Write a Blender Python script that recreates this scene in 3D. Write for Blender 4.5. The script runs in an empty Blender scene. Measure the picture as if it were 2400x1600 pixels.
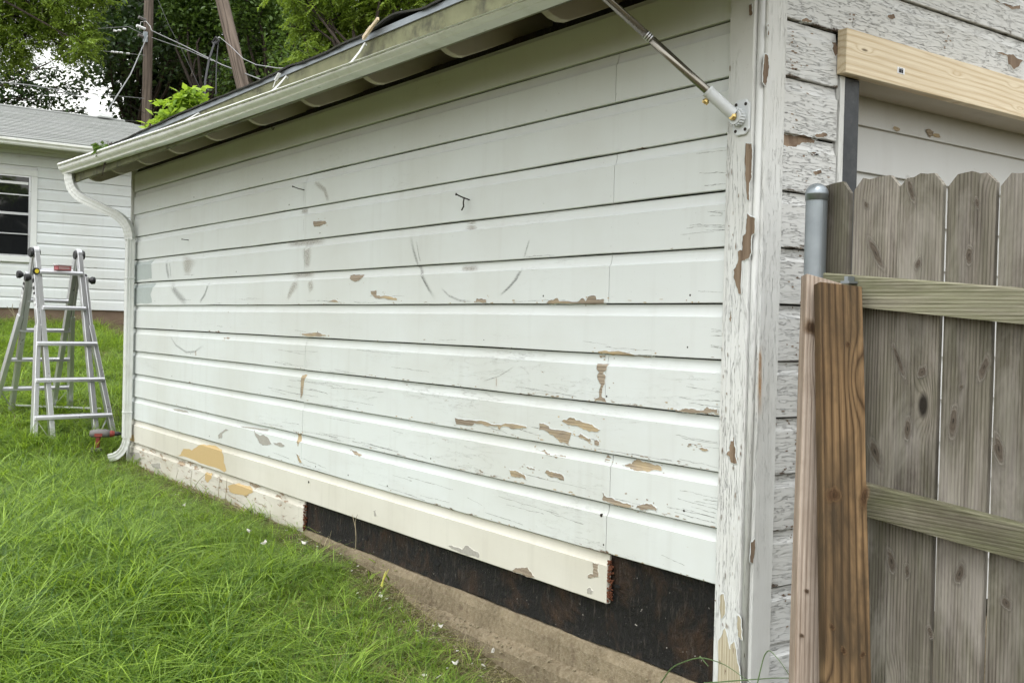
import bpy, bmesh, math, random
import numpy as np
from mathutils import Vector, Matrix, noise as mnoise

random.seed(7); RNG = np.random.default_rng(7)
sc = bpy.context.scene
COL = sc.collection

# ------------------------------------------------------------------ camera
CAM = Vector((-2.5936, -2.2683, 1.1996)); YAW, PITCH, ROLL, FPX = 0.6294, -0.0152, 0.0239, 2492.0
FW = Vector((math.sin(YAW)*math.cos(PITCH), math.cos(YAW)*math.cos(PITCH), math.sin(PITCH)))
_rt = Vector((math.cos(YAW), -math.sin(YAW), 0)); _up = _rt.cross(FW)
RT = math.cos(ROLL)*_rt + math.sin(ROLL)*_up
UP = -math.sin(ROLL)*_rt + math.cos(ROLL)*_up
cam = bpy.data.cameras.new('camera'); camo = bpy.data.objects.new('camera', cam); COL.objects.link(camo)
cam.sensor_width = 36; cam.lens = FPX/2400*36; cam.clip_end = 400; cam.clip_start = 0.05
m4 = Matrix((RT, UP, -FW)).transposed().to_4x4(); m4.translation = CAM
camo.matrix_world = m4
sc.camera = camo

# ------------------------------------------------------------------ sky, sun, exposure (overcast day)
SUN_EL, SUN_AZ = math.radians(66), math.radians(232)     # azimuth measured clockwise from +Y
w = bpy.data.worlds.new('World'); sc.world = w; w.use_nodes = True
wt = w.node_tree; bg = wt.nodes['Background']
sky = wt.nodes.new('ShaderNodeTexSky'); sky.sky_type = 'NISHITA'; sky.sun_disc = False
sky.sun_elevation = SUN_EL; sky.sun_rotation = SUN_AZ; sky.dust_density = 2.5; sky.air_density = 2.6; sky.ozone_density = 1.0
hs = wt.nodes.new('ShaderNodeHueSaturation'); hs.inputs['Saturation'].default_value = 0.14
wt.links.new(sky.outputs[0], hs.inputs['Color']); wt.links.new(hs.outputs[0], bg.inputs['Color'])
bg.inputs['Strength'].default_value = 0.15
sun = bpy.data.lights.new('sun', 'SUN'); sun.energy = 0.6; sun.angle = math.radians(40); sun.color = (1.0, 0.985, 0.96)
suno = bpy.data.objects.new('sun', sun); COL.objects.link(suno)
sd = Vector((math.sin(SUN_AZ)*math.cos(SUN_EL), math.cos(SUN_AZ)*math.cos(SUN_EL), math.sin(SUN_EL)))
suno.rotation_euler = sd.to_track_quat('Z', 'Y').to_euler()
vs = sc.view_settings; vs.view_transform = 'Standard'; vs.look = 'None'; vs.exposure = 1.27; vs.gamma = 1; vs.use_curve_mapping = False
sc.cycles.use_denoising = True
sc.cycles.max_bounces = 4; sc.cycles.diffuse_bounces = 3; sc.cycles.glossy_bounces = 2; sc.cycles.transmission_bounces = 3; sc.cycles.transparent_max_bounces = 6
sc.cycles.use_adaptive_sampling = True; sc.cycles.adaptive_threshold = 0.02
sc.cycles.caustics_reflective = False; sc.cycles.caustics_refractive = False

# ------------------------------------------------------------------ helpers
def ray(px, py): return FW + RT*((px-1200)/FPX) - UP*((py-800)/FPX)
def on(px, py, ax, v):
    d = ray(px, py); return CAM + d*((v-CAM[ax])/d[ax])
def atd(px, py, z): return CAM + ray(px, py)*z

def link(o, parent=None):
    COL.objects.link(o)
    if parent is not None: o.parent = parent
    return o
def tag(o, label=None, cat=None, group=None, kind=None):
    if label: o['label'] = label
    if cat: o['category'] = cat
    if group: o['group'] = group
    if kind: o['kind'] = kind
    return o
def empty(name, loc=(0, 0, 0), rz=0.0, **kw):
    o = bpy.data.objects.new(name, None); o.empty_display_size = 0.1
    o.location = loc; o.rotation_euler = (0, 0, rz); link(o)
    return tag(o, **kw)
def mk(name, verts, faces, mat, parent=None, smooth=False, loc=None, rot=None, bevel=0, **kw):
    me = bpy.data.meshes.new(name); me.from_pydata([tuple(v) for v in verts], [], [tuple(f) for f in faces])
    if isinstance(mat, (list, tuple)):
        for a in mat: me.materials.append(a)
    elif mat: me.materials.append(mat)
    if smooth: me.polygons.foreach_set('use_smooth', [True]*len(me.polygons))
    me.update()
    o = bpy.data.objects.new(name, me); link(o, parent)
    if loc is not None: o.location = loc
    if rot is not None: o.rotation_euler = rot
    if bevel:
        b = o.modifiers.new('edge', 'BEVEL'); b.width = bevel; b.segments = 1; b.limit_method = 'ANGLE'
    return tag(o, **kw)

class MB:
    def __init__(s): s.v = []; s.f = []
    def add(s, v, f):
        n = len(s.v); s.v += [tuple(p) for p in v]; s.f += [tuple(i+n for i in q) for q in f]; return s
    def box(s, x0, x1, y0, y1, z0, z1):
        v = [(x, y, z) for x in (x0, x1) for y in (y0, y1) for z in (z0, z1)]
        return s.add(v, [(0, 1, 3, 2), (4, 6, 7, 5), (0, 4, 5, 1), (2, 3, 7, 6), (0, 2, 6, 4), (1, 5, 7, 3)])
    def bar(s, a, b, w, h, up=(0, 0, 1)):
        a, b = Vector(a), Vector(b); d = (b-a).normalized(); u = Vector(up)
        sx = d.cross(u)
        if sx.length < 1e-4: sx = d.cross(Vector((1, 0, 0)))
        sx.normalize(); u = sx.cross(d)
        v = [p+sx*i*w/2+u*j*h/2 for p in (a, b) for i, j in ((-1, -1), (1, -1), (1, 1), (-1, 1))]
        return s.add(v, [(3, 2, 1, 0), (4, 5, 6, 7), (0, 1, 5, 4), (1, 2, 6, 5), (2, 3, 7, 6), (3, 0, 4, 7)])
    def tube(s, pts, r, n=8, cap=True):
        pts = [Vector(p) for p in pts]; R = r if isinstance(r, (list, tuple)) else [r]*len(pts)
        base = len(s.v); ref = Vector((0.3, 0.2, 0.93)).normalized(); px_ = None
        for i, p in enumerate(pts):
            d = (pts[min(i+1, len(pts)-1)]-pts[max(i-1, 0)]).normalized()
            x = px_ - d*px_.dot(d) if px_ else d.cross(ref)
            if x.length < 1e-4: x = d.cross(Vector((1, 0, 0)))
            x.normalize(); px_ = x; y = d.cross(x)
            for k in range(n):
                a = 2*math.pi*k/n; s.v.append(tuple(p+(x*math.cos(a)+y*math.sin(a))*R[i]))
        for i in range(len(pts)-1):
            for k in range(n):
                a = base+i*n+k; b = base+i*n+(k+1) % n; s.f.append((a, b, b+n, a+n))
        if cap:
            s.f.append(tuple(base+k for k in range(n))[::-1]); s.f.append(tuple(base+(len(pts)-1)*n+k for k in range(n)))
        return s
    def prism(s, prof, axis, a0, a1):
        """2-D profile (u,v) swept along an axis: 'x' -> (a,u,v), 'y' -> (u,a,v), 'z' -> (u,v,a)"""
        n = len(prof); v = []
        for a in (a0, a1):
            for u, t in prof: v.append({'x': (a, u, t), 'y': (u, a, t), 'z': (u, t, a)}[axis])
        f = [tuple(range(n))[::-1], tuple(range(n, 2*n))]
        for i in range(n): j = (i+1) % n; f.append((i, j, n+j, n+i))
        return s.add(v, f)
    def build(s, name, mat, parent=None, **kw): 
        o = mk(name, s.v, s.f, mat, parent, **kw)
        bm = bmesh.new(); bm.from_mesh(o.data); bmesh.ops.recalc_face_normals(bm, faces=bm.faces); bm.to_mesh(o.data); bm.free()
        return o

def copy_tree(o, parent=None):
    c = o.copy(); COL.objects.link(c); c.parent = parent
    for ch in list(o.children): copy_tree(ch, c)
    return c
def fnoise(x, y=0.0, z=0.0): return mnoise.noise(Vector((x, y, z)))

# ------------------------------------------------------------------ materials
class NM:
    def __init__(s, name, rough=0.6, spec=0.3):
        s.m = bpy.data.materials.new(name); s.m.use_nodes = True; s.t = s.m.node_tree
        s.b = s.t.nodes['Principled BSDF']; s.b.inputs['Roughness'].default_value = rough
        s.b.inputs['Specular IOR Level'].default_value = spec
        s.tc = s.t.nodes.new('ShaderNodeTexCoord'); s.oi = s.t.nodes.new('ShaderNodeObjectInfo'); s.ge = s.t.nodes.new('ShaderNodeNewGeometry')
    def put(s, sock, v):
        if hasattr(v, 'is_linked') or hasattr(v, 'links'): s.t.links.new(v, sock)
        elif isinstance(v, (tuple, list)) and len(v) == 3 and sock.type == 'RGBA': sock.default_value = (*v, 1)
        else: sock.default_value = v
    def n(s, typ, out=0, props=None, **ins):
        nd = s.t.nodes.new('ShaderNode'+typ)
        for k, v in (props or {}).items(): setattr(nd, k, v)
        for k, v in ins.items():
            key = k.replace('_', ' ')
            if k[0] == 'i' and k[1:].isdigit(): sock = nd.inputs[int(k[1:])]
            else: sock = nd.inputs[key]
            s.put(sock, v)
        return nd.outputs[out]
    def math(s, op, a, b=0.0, c=0.0, clamp=False): return s.n('Math', props={'operation': op, 'use_clamp': clamp}, i0=a, i1=b, i2=c)
    def coord(s, scale=(1, 1, 1), rand=True, world=False):
        base = s.ge.outputs['Position'] if world else s.tc.outputs['Object']
        if rand and not world:
            r = s.n('VectorMath', props={'operation': 'SCALE'}, i0=(37.0, 61.0, 17.0), Scale=s.oi.outputs['Random'])
            base = s.n('VectorMath', props={'operation': 'ADD'}, i0=base, i1=r)
        return s.n('VectorMath', props={'operation': 'MULTIPLY'}, i0=base, i1=scale)
    def noise(s, vec, scale=1.0, detail=4.0, rough=0.55, dist=0.0): return s.n('TexNoise', Vector=vec, Scale=scale, Detail=detail, Roughness=rough, Distortion=dist)
    def ramp(s, fac, lo, hi): return s.n('MapRange', props={'clamp': True}, i0=fac, i1=lo, i2=hi, i3=0.0, i4=1.0)
    def mix(s, fac, a, b, mode='MIX'):
        nd = s.t.nodes.new('ShaderNodeMix'); nd.data_type = 'RGBA'; nd.blend_type = mode
        s.put(nd.inputs[0], fac); s.put(nd.inputs[6], a); s.put(nd.inputs[7], b); return nd.outputs[2]
    def color(s, c): s.put(s.b.inputs['Base Color'], c)
    def bump(s, h, strength=0.4, dist=0.002):
        nd = s.t.nodes.new('ShaderNodeBump'); nd.inputs['Strength'].default_value = strength; nd.inputs['Distance'].default_value = dist
        s.put(nd.inputs['Height'], h); s.t.links.new(nd.outputs[0], s.b.inputs['Normal'])
    def z(s, vec): return s.n('SeparateXYZ', 2, Vector=vec)

def paint(name, base, long=1, crack=0.3, chip=0.0, edge=0.0, wood=(0.20, 0.145, 0.10), under=(0.62, 0.60, 0.55), rough=0.74, dirt=0.10, ab=0.5, bumpd=0.0015, stain=(0.42, 0.38, 0.28), cf=(4.0, 34.0), crd=0.55, cw=0.010):
    """weathered house paint on boards whose grain runs along local axis `long` (0 x, 1 y, 2 z)"""
    AG = 0.865; base, wood, under, stain = (tuple(x*AG for x in q) for q in (base, wood, under, stain))
    k = NM(name, rough, 0.16)
    def sc3(l, a): v = [a, a, a]; v[long] = l; return tuple(v)
    gr = k.noise(k.coord(sc3(5, 260)), 1.0, 3, 0.6)
    big = k.noise(k.coord((1, 1, 1), world=True), 1.1, 5, 0.6)
    blo = k.noise(k.coord(sc3(1.4, 9)), 1.0, 5, 0.62, 0.4)
    streak = k.noise(k.coord((14, 14, 0.9), world=True), 1.0, 3, 0.6)
    n1 = k.noise(k.coord(sc3(cf[0], cf[1])), 1.0, 5, 0.62, 0.25)
    crl = k.math('SUBTRACT', 1.0, k.ramp(k.math('ABSOLUTE', k.math('SUBTRACT', n1, 0.5)), 0.001, cw), clamp=True)
    msk = k.noise(k.coord(sc3(1.1, 4.5)), 1.0, 4, 0.65)
    crm = k.ramp(msk, 0.60-0.3*crack, 0.80-0.3*crack)
    cr = k.math('MULTIPLY', crl, crm)
    cn = k.noise(k.coord(sc3(7, 30)), 1.0, 7, 0.68, 0.3)
    lo = k.math('ADD', k.math('ADD', cn, chip*0.5), k.math('MULTIPLY', k.math('SUBTRACT', msk, 0.5), 0.30))
    if edge:
        zl = k.z(k.tc.outputs['Object'])
        em = k.math('SUBTRACT', 1.0, k.ramp(zl, 0.0, 0.022), clamp=True)
        lo = k.math('ADD', lo, k.math('MULTIPLY', em, edge))
    chipm = k.ramp(lo, 0.735, 0.745)
    flake = k.ramp(lo, 0.712, 0.72)
    spk = k.ramp(k.noise(k.coord((1, 1, 1)), 130.0, 2, 0.5), 0.735, 0.78)
    c = k.mix(k.math('MULTIPLY', k.oi.outputs['Random'], 0.16), base, tuple(x*0.78 for x in base))
    c = k.mix(k.math('MULTIPLY', k.ramp(big, 0.42, 0.72), dirt*1.6), c, stain)
    c = k.mix(k.math('MULTIPLY', k.ramp(streak, 0.55, 0.80), dirt), c, (0.33, 0.31, 0.27))
    c = k.mix(k.math('MULTIPLY', k.ramp(blo, 0.50, 0.75), dirt), c, (0.50, 0.49, 0.45))
    c = k.mix(k.math('MULTIPLY', cr, crd), c, (0.20, 0.18, 0.155))
    c = k.mix(k.math('MULTIPLY', spk, 0.35), c, (0.12, 0.10, 0.08))
    wg = k.noise(k.coord(sc3(6, 180)), 1.0, 3, 0.6)
    wc = k.mix(k.ramp(wg, 0.3, 0.7), tuple(x*0.6 for x in wood), tuple(x*1.35 for x in wood))
    c = k.mix(flake, c, under); c = k.mix(chipm, c, wc)
    k.color(c)
    h = k.math('MULTIPLY', gr, 0.22)
    h = k.math('SUBTRACT', h, k.math('MULTIPLY', cr, 0.8)); h = k.math('SUBTRACT', h, k.math('MULTIPLY', flake, 0.4)); h = k.math('SUBTRACT', h, k.math('MULTIPLY', chipm, 0.5))
    h = k.math('ADD', h, k.math('MULTIPLY', blo, 0.35))
    k.bump(h, ab, bumpd)
    return k.m

def wood(name, dark, light, long=2, ring=26.0, knots=0.5, rough=0.75, green=0.0, stainc=None, staina=0.0, greyvar=0.25, bump=0.35, ks=(5.0, 1.5), across=None, warp=3.0, rdepth=0.42, kr=0.10, halo_a=0.0, thin=0, tone=0.22):
    dark, light = tuple(x*0.87 for x in dark), tuple(x*0.87 for x in light)
    k = NM(name, rough, 0.2)
    if across is None: across = {0: 2, 1: 2, 2: 1}[long]
    def sc3(l, a): v = [a, a, a]; v[long] = l; return tuple(v)
    kv = list(sc3(ks[1], ks[0])); kv[thin] = 0.0; vk = k.coord(tuple(kv))
    vd = k.n('TexVoronoi', Vector=vk, Scale=1.0)
    kf = k.math('MULTIPLY', k.math('SUBTRACT', 1.0, k.ramp(vd, 0.0, 0.34), clamp=True), knots)
    wv = k.noise(k.coord(sc3(0.55, 6.0)), 1.0, 2, 0.5)
    acr = k.n('SeparateXYZ', across, Vector=k.coord((1, 1, 1)))
    ph = k.math('ADD', k.math('MULTIPLY', acr, ring), k.math('ADD', k.math('MULTIPLY', wv, warp), k.math('MULTIPLY', k.math('POWER', kf, 2.0), 5.0)))
    fr = k.math('FRACT', ph)
    rings = k.math('POWER', k.math('ABSOLUTE', k.math('SUBTRACT', k.math('MULTIPLY', fr, 2.0), 1.0)), 2.2)
    fine = k.noise(k.coord(sc3(3.0, 170)), 1.0, 5, 0.8)
    blot = k.noise(k.coord(sc3(1.2, 7)), 1.0, 5, 0.65, 0.5)
    f = k.math('SUBTRACT', k.math('ADD', k.math('MULTIPLY', fine, 1.15), 0.10), k.math('MULTIPLY', rings, rdepth))
    c = k.mix(k.ramp(f, 0.26, 0.78), dark, light)
    c = k.mix(k.math('MULTIPLY', k.ramp(blot, 0.35, 0.75), greyvar), c, tuple(x*0.45 for x in dark))
    c = k.mix(k.math('MULTIPLY', k.oi.outputs['Random'], tone), c, tuple(x*0.8 for x in dark))
    if tone > 0.3: c = k.mix(k.math('MULTIPLY', k.ramp(k.noise(k.coord(sc3(0.8, 3.0)), 1.0, 6, 0.7, 0.8), 0.48, 0.70), 0.6), c, tuple(x*0.55 for x in dark))
    if stainc: c = k.mix(k.math('MULTIPLY', k.ramp(k.noise(k.coord(sc3(2.0, 6)), 1.0, 5, 0.65, 0.6), 0.46, 0.66), staina), c, stainc)
    if green: c = k.mix(k.math('MULTIPLY', k.ramp(k.noise(k.coord(sc3(3, 22)), 1.0, 4, 0.7), 0.38, 0.66), green), c, (0.145, 0.175, 0.06))
    kn = k.math('SUBTRACT', 1.0, k.ramp(vd, kr*0.5, kr), clamp=True)
    halo = k.math('MULTIPLY', k.math('SUBTRACT', 1.0, k.ramp(vd, kr, kr*1.7), clamp=True), halo_a)
    c = k.mix(halo, c, tuple(min(1, x*1.15) for x in light))
    c = k.mix(k.math('MULTIPLY', kn, min(1.0, knots*1.6)), c, tuple(x*0.35 for x in dark))
    k.color(c)
    k.bump(k.math('SUBTRACT', k.math('ADD', f, k.math('MULTIPLY', blot, 0.5)), k.math('MULTIPLY', kn, 0.6)), bump, 0.0025)
    return k.m

def plain(name, col, rough=0.5, metal=0.0, spec=0.4, var=0.12, sc=40.0, bump=0.0, dirtc=None, dirta=0.0):
    col = tuple(x*0.9 for x in col)
    k = NM(name, rough, spec); k.b.inputs['Metallic'].default_value = metal
    n1 = k.noise(k.coord((1, 1, 1)), sc, 4, 0.6)
    c = k.mix(k.math('MULTIPLY', k.ramp(n1, 0.3, 0.75), var), col, tuple(x*0.45 for x in col))
    if dirtc: c = k.mix(k.math('MULTIPLY', k.ramp(k.noise(k.coord((1, 1, 1)), 6.0, 6, 0.7), 0.5, 0.68), dirta), c, dirtc)
    k.color(c)
    if bump: k.bump(n1, bump, 0.003)
    k.put(k.b.inputs['Roughness'], k.n('MapRange', i0=n1, i1=0.2, i2=0.8, i3=max(0.05, rough-0.12), i4=min(1, rough+0.12)))
    return k.m

def leafmat(name, a, b, trans=0.35, rough=0.45):
    k = NM(name, rough, 0.35)
    at = k.t.nodes.new('ShaderNodeAttribute'); at.attribute_name = 'tint'
    v = k.n('SeparateColor', 0, Color=at.outputs['Color'])
    c = k.mix(v, a, b); k.color(c)
    tr = k.t.nodes.new('ShaderNodeBsdfTranslucent'); k.put(tr.inputs['Color'], k.mix(0.5, c, (b[0]*1.3, b[1]*1.3, b[2]*0.5)))
    ms = k.t.nodes.new('ShaderNodeMixShader'); ms.inputs[0].default_value = trans
    k.t.links.new(k.b.outputs[0], ms.inputs[1]); k.t.links.new(tr.outputs[0], ms.inputs[2])
    k.t.links.new(ms.outputs[0], k.t.nodes['Material Output'].inputs['Surface'])
    return k.m

def decal(name, col, amount=0.6, sc=(20, 60, 200)):
    k = NM(name, 0.8, 0.1); k.color(col)
    at = k.t.nodes.new('ShaderNodeAttribute'); at.attribute_name = 'tint'
    v = k.n('SeparateColor', 0, Color=at.outputs['Color'])
    nz = k.ramp(k.noise(k.coord(sc, world=True), 1.0, 4, 0.65), 0.28, 0.72)
    k.put(k.b.inputs['Alpha'], k.math('MULTIPLY', k.math('MULTIPLY', v, nz), amount, clamp=True))
    return k.m

M = {}
WHITE = (0.727, 0.762, 0.752)
M['siding'] = paint('siding_paint', WHITE, 1, crack=0.08, chip=-0.05, edge=0.11, dirt=0.12, ab=0.5, crd=0.35)
M['siding_low'] = paint('siding_paint_crazed', (0.717, 0.754, 0.744), 1, crack=0.36, chip=0.0, edge=0.14, dirt=0.16, ab=0.8, crd=0.42)
M['siding_cream'] = paint('siding_paint_cream', (0.72, 0.70, 0.625), 1, crack=0.12, chip=-0.02, edge=0.10, dirt=0.22, ab=0.5, crd=0.4)
M['siding_rough'] = paint('siding_paint_blistered', (0.73, 0.70, 0.62), 1, crack=0.55, chip=0.28, edge=0.14, dirt=0.35, ab=0.9, bumpd=0.0035, wood=(0.40, 0.31, 0.22), under=(0.62, 0.54, 0.45), cf=(6, 46), crd=0.35)
M['gable'] = paint('gable_paint_alligatored', (0.69, 0.70, 0.69), 0, crack=0.9, chip=0.10, edge=0.12, dirt=0.16, ab=1.0, bumpd=0.005, wood=(0.13, 0.10, 0.08), cf=(9.0, 95.0), crd=0.19, cw=0.012)
M['post'] = paint('post_paint', (0.72, 0.735, 0.72), 2, crack=0.55, chip=0.0, dirt=0.18, ab=0.9, bumpd=0.0035, wood=(0.19, 0.14, 0.10), cf=(5.0, 95.0), crd=0.13, cw=0.010)
M['tail'] = paint('rafter_tail_paint', (0.58, 0.53, 0.44), 0, crack=0.2, chip=-0.04, dirt=0.35, ab=0.4, stain=(0.22, 0.19, 0.13))
M['lip'] = plain('paint_edge', (0.66, 0.69, 0.68), 0.7, var=0.2, sc=60); M['lip_cream'] = plain('cream_paint_edge', (0.66, 0.64, 0.57), 0.7, var=0.2, sc=60)
M['eave'] = paint('eave_paint_shade_toned', (0.42, 0.43, 0.29), 0, crack=0.1, chip=-0.12, dirt=0.2, ab=0.4, stain=(0.17, 0.16, 0.09))  # soffit paint with the under-eave shade put into its olive base colour
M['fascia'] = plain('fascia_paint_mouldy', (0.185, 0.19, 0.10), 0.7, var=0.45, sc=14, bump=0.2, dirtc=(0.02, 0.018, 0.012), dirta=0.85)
M['door'] = paint('door_paint', (0.66, 0.67, 0.66), 0, crack=0.0, chip=-0.08, edge=0.05, dirt=0.12, ab=0.3)
M['house'] = paint('house_paint', (0.76, 0.80, 0.81), 0, crack=0.3, chip=-0.03, edge=0.09, dirt=0.16, ab=0.5, wood=(0.30, 0.29, 0.27), crd=0.3)
M['trim'] = plain('white_trim_paint', (0.74, 0.76, 0.75), 0.5, var=0.12, sc=14, bump=0.05)
M['gutter'] = plain('gutter_enamel', (0.82, 0.84, 0.80), 0.34, spec=0.5, var=0.14, sc=9, dirtc=(0.36, 0.37, 0.26), dirta=0.4)
M['spout'] = plain('downspout_enamel', (0.70, 0.72, 0.70), 0.32, spec=0.5, var=0.14, sc=9, dirtc=(0.40, 0.40, 0.33), dirta=0.35)
M['bare'] = wood('bare_weathered_wood', (0.20, 0.155, 0.11), (0.50, 0.42, 0.325), 1, knots=0.0, greyvar=0.35, bump=0.8, ring=90, warp=6, rdepth=0.3, stainc=(0.54, 0.42, 0.24), staina=0.75)
M['bare_post'] = wood('bare_post_wood', (0.16, 0.11, 0.075), (0.36, 0.27, 0.19), 2, knots=0.0, greyvar=0.4, bump=0.7)
M['bare_grey'] = plain('exposed_primer_grey', (0.42, 0.40, 0.36), 0.8, var=0.4, sc=60, bump=0.2)
M['filler'] = plain('wood_filler_tan', (0.56, 0.41, 0.20), 0.75, var=0.10, sc=120, bump=0.15)
M['primer'] = plain('grey_primer', (0.44, 0.49, 0.48), 0.7, var=0.12, sc=30, bump=0.1)
M['rot'] = plain('rotten_wood', (0.16, 0.055, 0.025), 0.9, var=0.8, sc=50, bump=0.8)
M['picket'] = wood('weathered_picket', (0.075, 0.063, 0.050), (0.37, 0.335, 0.285), 2, ring=95, knots=1.0, green=0.13, greyvar=0.75, bump=1.0, ks=(6.2, 2.7), stainc=(0.48, 0.45, 0.41), staina=0.35, warp=3.0, rdepth=0.30, kr=0.12, halo_a=0.25, thin=0, tone=0.42)
M['rail'] = wood('mossy_rail', (0.10, 0.09, 0.06), (0.43, 0.41, 0.31), 1, ring=95, knots=0.6, green=0.28, greyvar=0.7, bump=0.9, ks=(7, 1.6), warp=3.0, rdepth=0.30, stainc=(0.06, 0.048, 0.032), staina=0.55, thin=0, tone=0.35)
M['plank'] = wood('brown_treated_plank', (0.075, 0.043, 0.019), (0.40, 0.26, 0.132), 2, ring=40, knots=1.0, greyvar=0.8, stainc=(0.040, 0.029, 0.017), staina=0.85, bump=0.9, ks=(6.0, 1.9), across=0, warp=2.6, rdepth=0.45, kr=0.12, thin=1)
M['plank2'] = wood('pale_plank', (0.24, 0.185, 0.14), (0.60, 0.51, 0.43), 2, ring=75, knots=0.9, greyvar=0.45, stainc=(0.14, 0.095, 0.06), staina=0.5, bump=0.7, ks=(6, 2.0), across=0, warp=2.2, rdepth=0.34, thin=1)
M['pine'] = wood('fresh_pine', (0.58, 0.45, 0.28), (0.80, 0.70, 0.52), 0, ring=42, knots=0.7, greyvar=0.03, bump=0.12, rough=0.55, ks=(15.0, 4.0), warp=5.0, rdepth=0.40, kr=0.08, thin=1)
M['jamb'] = plain('charcoal_jamb_paint', (0.045, 0.05, 0.055), 0.6, var=0.35, sc=25, bump=0.25, dirtc=(0.16, 0.16, 0.16), dirta=0.3)
M['pole'] = wood('utility_pole_wood', (0.085, 0.066, 0.052), (0.27, 0.215, 0.175), 2, ring=24, knots=0.15, greyvar=0.5, bump=0.7)
M['bark'] = plain('bark', (0.055, 0.042, 0.032), 0.9, var=0.8, sc=9, bump=0.9)
M['alu'] = plain('ladder_aluminium', (0.68, 0.69, 0.70), 0.34, metal=0.7, var=0.2, sc=12)
M['steel'] = plain('pole_steel', (0.30, 0.28, 0.24), 0.22, metal=0.9, var=0.2, sc=10)
M['galv'] = plain('galvanised_steel', (0.30, 0.335, 0.36), 0.42, metal=0.65, var=0.3, sc=16, dirtc=(0.22, 0.25, 0.26), dirta=0.5)
M['cast'] = plain('white_cast_metal', (0.66, 0.69, 0.70), 0.35, var=0.08, sc=30)
M['brass'] = plain('brass', (0.70, 0.52, 0.20), 0.3, metal=0.8, var=0.2, sc=60)
M['black'] = plain('black_plastic', (0.018, 0.018, 0.02), 0.45, var=0.3, sc=40)
M['rust'] = plain('dark_iron', (0.035, 0.025, 0.02), 0.6, metal=0.4, var=0.5, sc=90)
M['yellow'] = plain('yellow_print', (0.75, 0.60, 0.05), 0.5)
M['pinkbox'] = plain('faded_red_card', (0.46, 0.15, 0.16), 0.6, var=0.3, sc=60)
M['clear'] = plain('milky_wrap', (0.72, 0.70, 0.70), 0.25, var=0.2, sc=30)
M['red'] = plain('red_tool_plastic', (0.26, 0.05, 0.04), 0.45, var=0.3, sc=40)
M['grey'] = plain('grey_tool_rubber', (0.16, 0.15, 0.145), 0.55, var=0.3, sc=40)
M['wire'] = plain('bare_wire', (0.28, 0.285, 0.29), 0.5, var=0.3, sc=3)
M['wiredark'] = plain('dark_cable', (0.03, 0.03, 0.032), 0.6, var=0.3, sc=3)
M['chip'] = plain('white_paint_flake', (0.62, 0.60, 0.55), 0.6, var=0.3, sc=40)
M['label'] = plain('paper_white', (0.80, 0.81, 0.82), 0.5, var=0.03)
M['ink'] = plain('black_ink', (0.02, 0.02, 0.025), 0.6, var=0.05)
M['holeblack'] = plain('felt_hole', (0.006, 0.006, 0.006), 0.95)
M['house_found'] = plain('house_foundation', (0.19, 0.135, 0.095), 0.9, var=0.5, sc=9, bump=0.5)

def concrete():
    k = NM('foundation_concrete', 0.92, 0.15)
    co = k.coord((1, 1, 1), world=True)
    a = k.noise(co, 3.0, 6, 0.65); b = k.noise(co, 60.0, 4, 0.7); g = k.n('TexVoronoi', Vector=co, Scale=140.0)
    c = k.mix(k.ramp(a, 0.32, 0.68), (0.10, 0.078, 0.048), (0.235, 0.19, 0.125))
    c = k.mix(k.math('MULTIPLY', k.ramp(b, 0.4, 0.72), 0.6), c, (0.31, 0.265, 0.19))
    c = k.mix(k.math('MULTIPLY', k.ramp(k.noise(co, 22.0, 3, 0.6), 0.58, 0.7), 0.5), c, (0.10, 0.072, 0.05))
    k.color(c); k.bump(k.math('ADD', b, k.math('MULTIPLY', g, 0.3)), 0.9, 0.005); return k.m
M['concrete'] = concrete()
def felt():
    k = NM('tar_paper', 0.72, 0.3)
    co = k.coord((1, 1, 1), world=True)
    a = k.noise(co, 5.0, 6, 0.7, 0.4); b = k.noise(k.coord((60, 60, 14), world=True), 1.0, 4, 0.7); d = k.noise(co, 75.0, 3, 0.6)
    c = k.mix(k.ramp(a, 0.50, 0.70), (0.0055, 0.005, 0.0045), (0.036, 0.019, 0.0095))
    c = k.mix(k.math('MULTIPLY', k.ramp(b, 0.55, 0.74), 0.5), c, (0.085, 0.072, 0.062))
    c = k.mix(k.ramp(d, 0.70, 0.735), c, (0.36, 0.34, 0.31))
    k.color(c); k.bump(k.math('ADD', a, k.math('MULTIPLY', b, 0.5)), 1.0, 0.022); return k.m
M['felt'] = felt()
def soil():
    k = NM('soil_and_thatch', 0.95, 0.1)
    co = k.coord((1, 1, 1), world=True)
    a = k.noise(co, 2.2, 6, 0.7); b = k.noise(co, 45.0, 4, 0.7)
    c = k.mix(k.ramp(b, 0.3, 0.7), (0.045, 0.040, 0.018), (0.13, 0.11, 0.058))
    c = k.mix(k.math('MULTIPLY', k.ramp(a, 0.50, 0.68), 0.6), c, (0.17, 0.135, 0.085))
    k.color(c); k.bump(b, 0.8, 0.02); return k.m
M['soil'] = soil()
def shingle(name, a, b, moss):
    k = NM(name, 0.93, 0.15)
    g = k.noise(k.coord((1, 1, 1), world=True), 160.0, 3, 0.7); p = k.noise(k.coord((1.2, 9, 9), world=True), 1.0, 5, 0.65)
    c = k.mix(k.ramp(g, 0.3, 0.7), a, b); c = k.mix(k.math('MULTIPLY', k.ramp(p, 0.45, 0.7), 0.5), c, moss)
    c = k.mix(k.math('MULTIPLY', k.oi.outputs['Random'], 0.3), c, tuple(x*0.6 for x in a))
    k.color(c); k.bump(g, 0.5, 0.004); return k.m
M['shingle_h'] = shingle('house_shingle', (0.16, 0.168, 0.162), (0.41, 0.42, 0.405), (0.20, 0.22, 0.19))
M['shingle_g'] = shingle('garage_shingle', (0.02, 0.02, 0.02), (0.06, 0.06, 0.055), (0.05, 0.055, 0.03))
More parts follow.
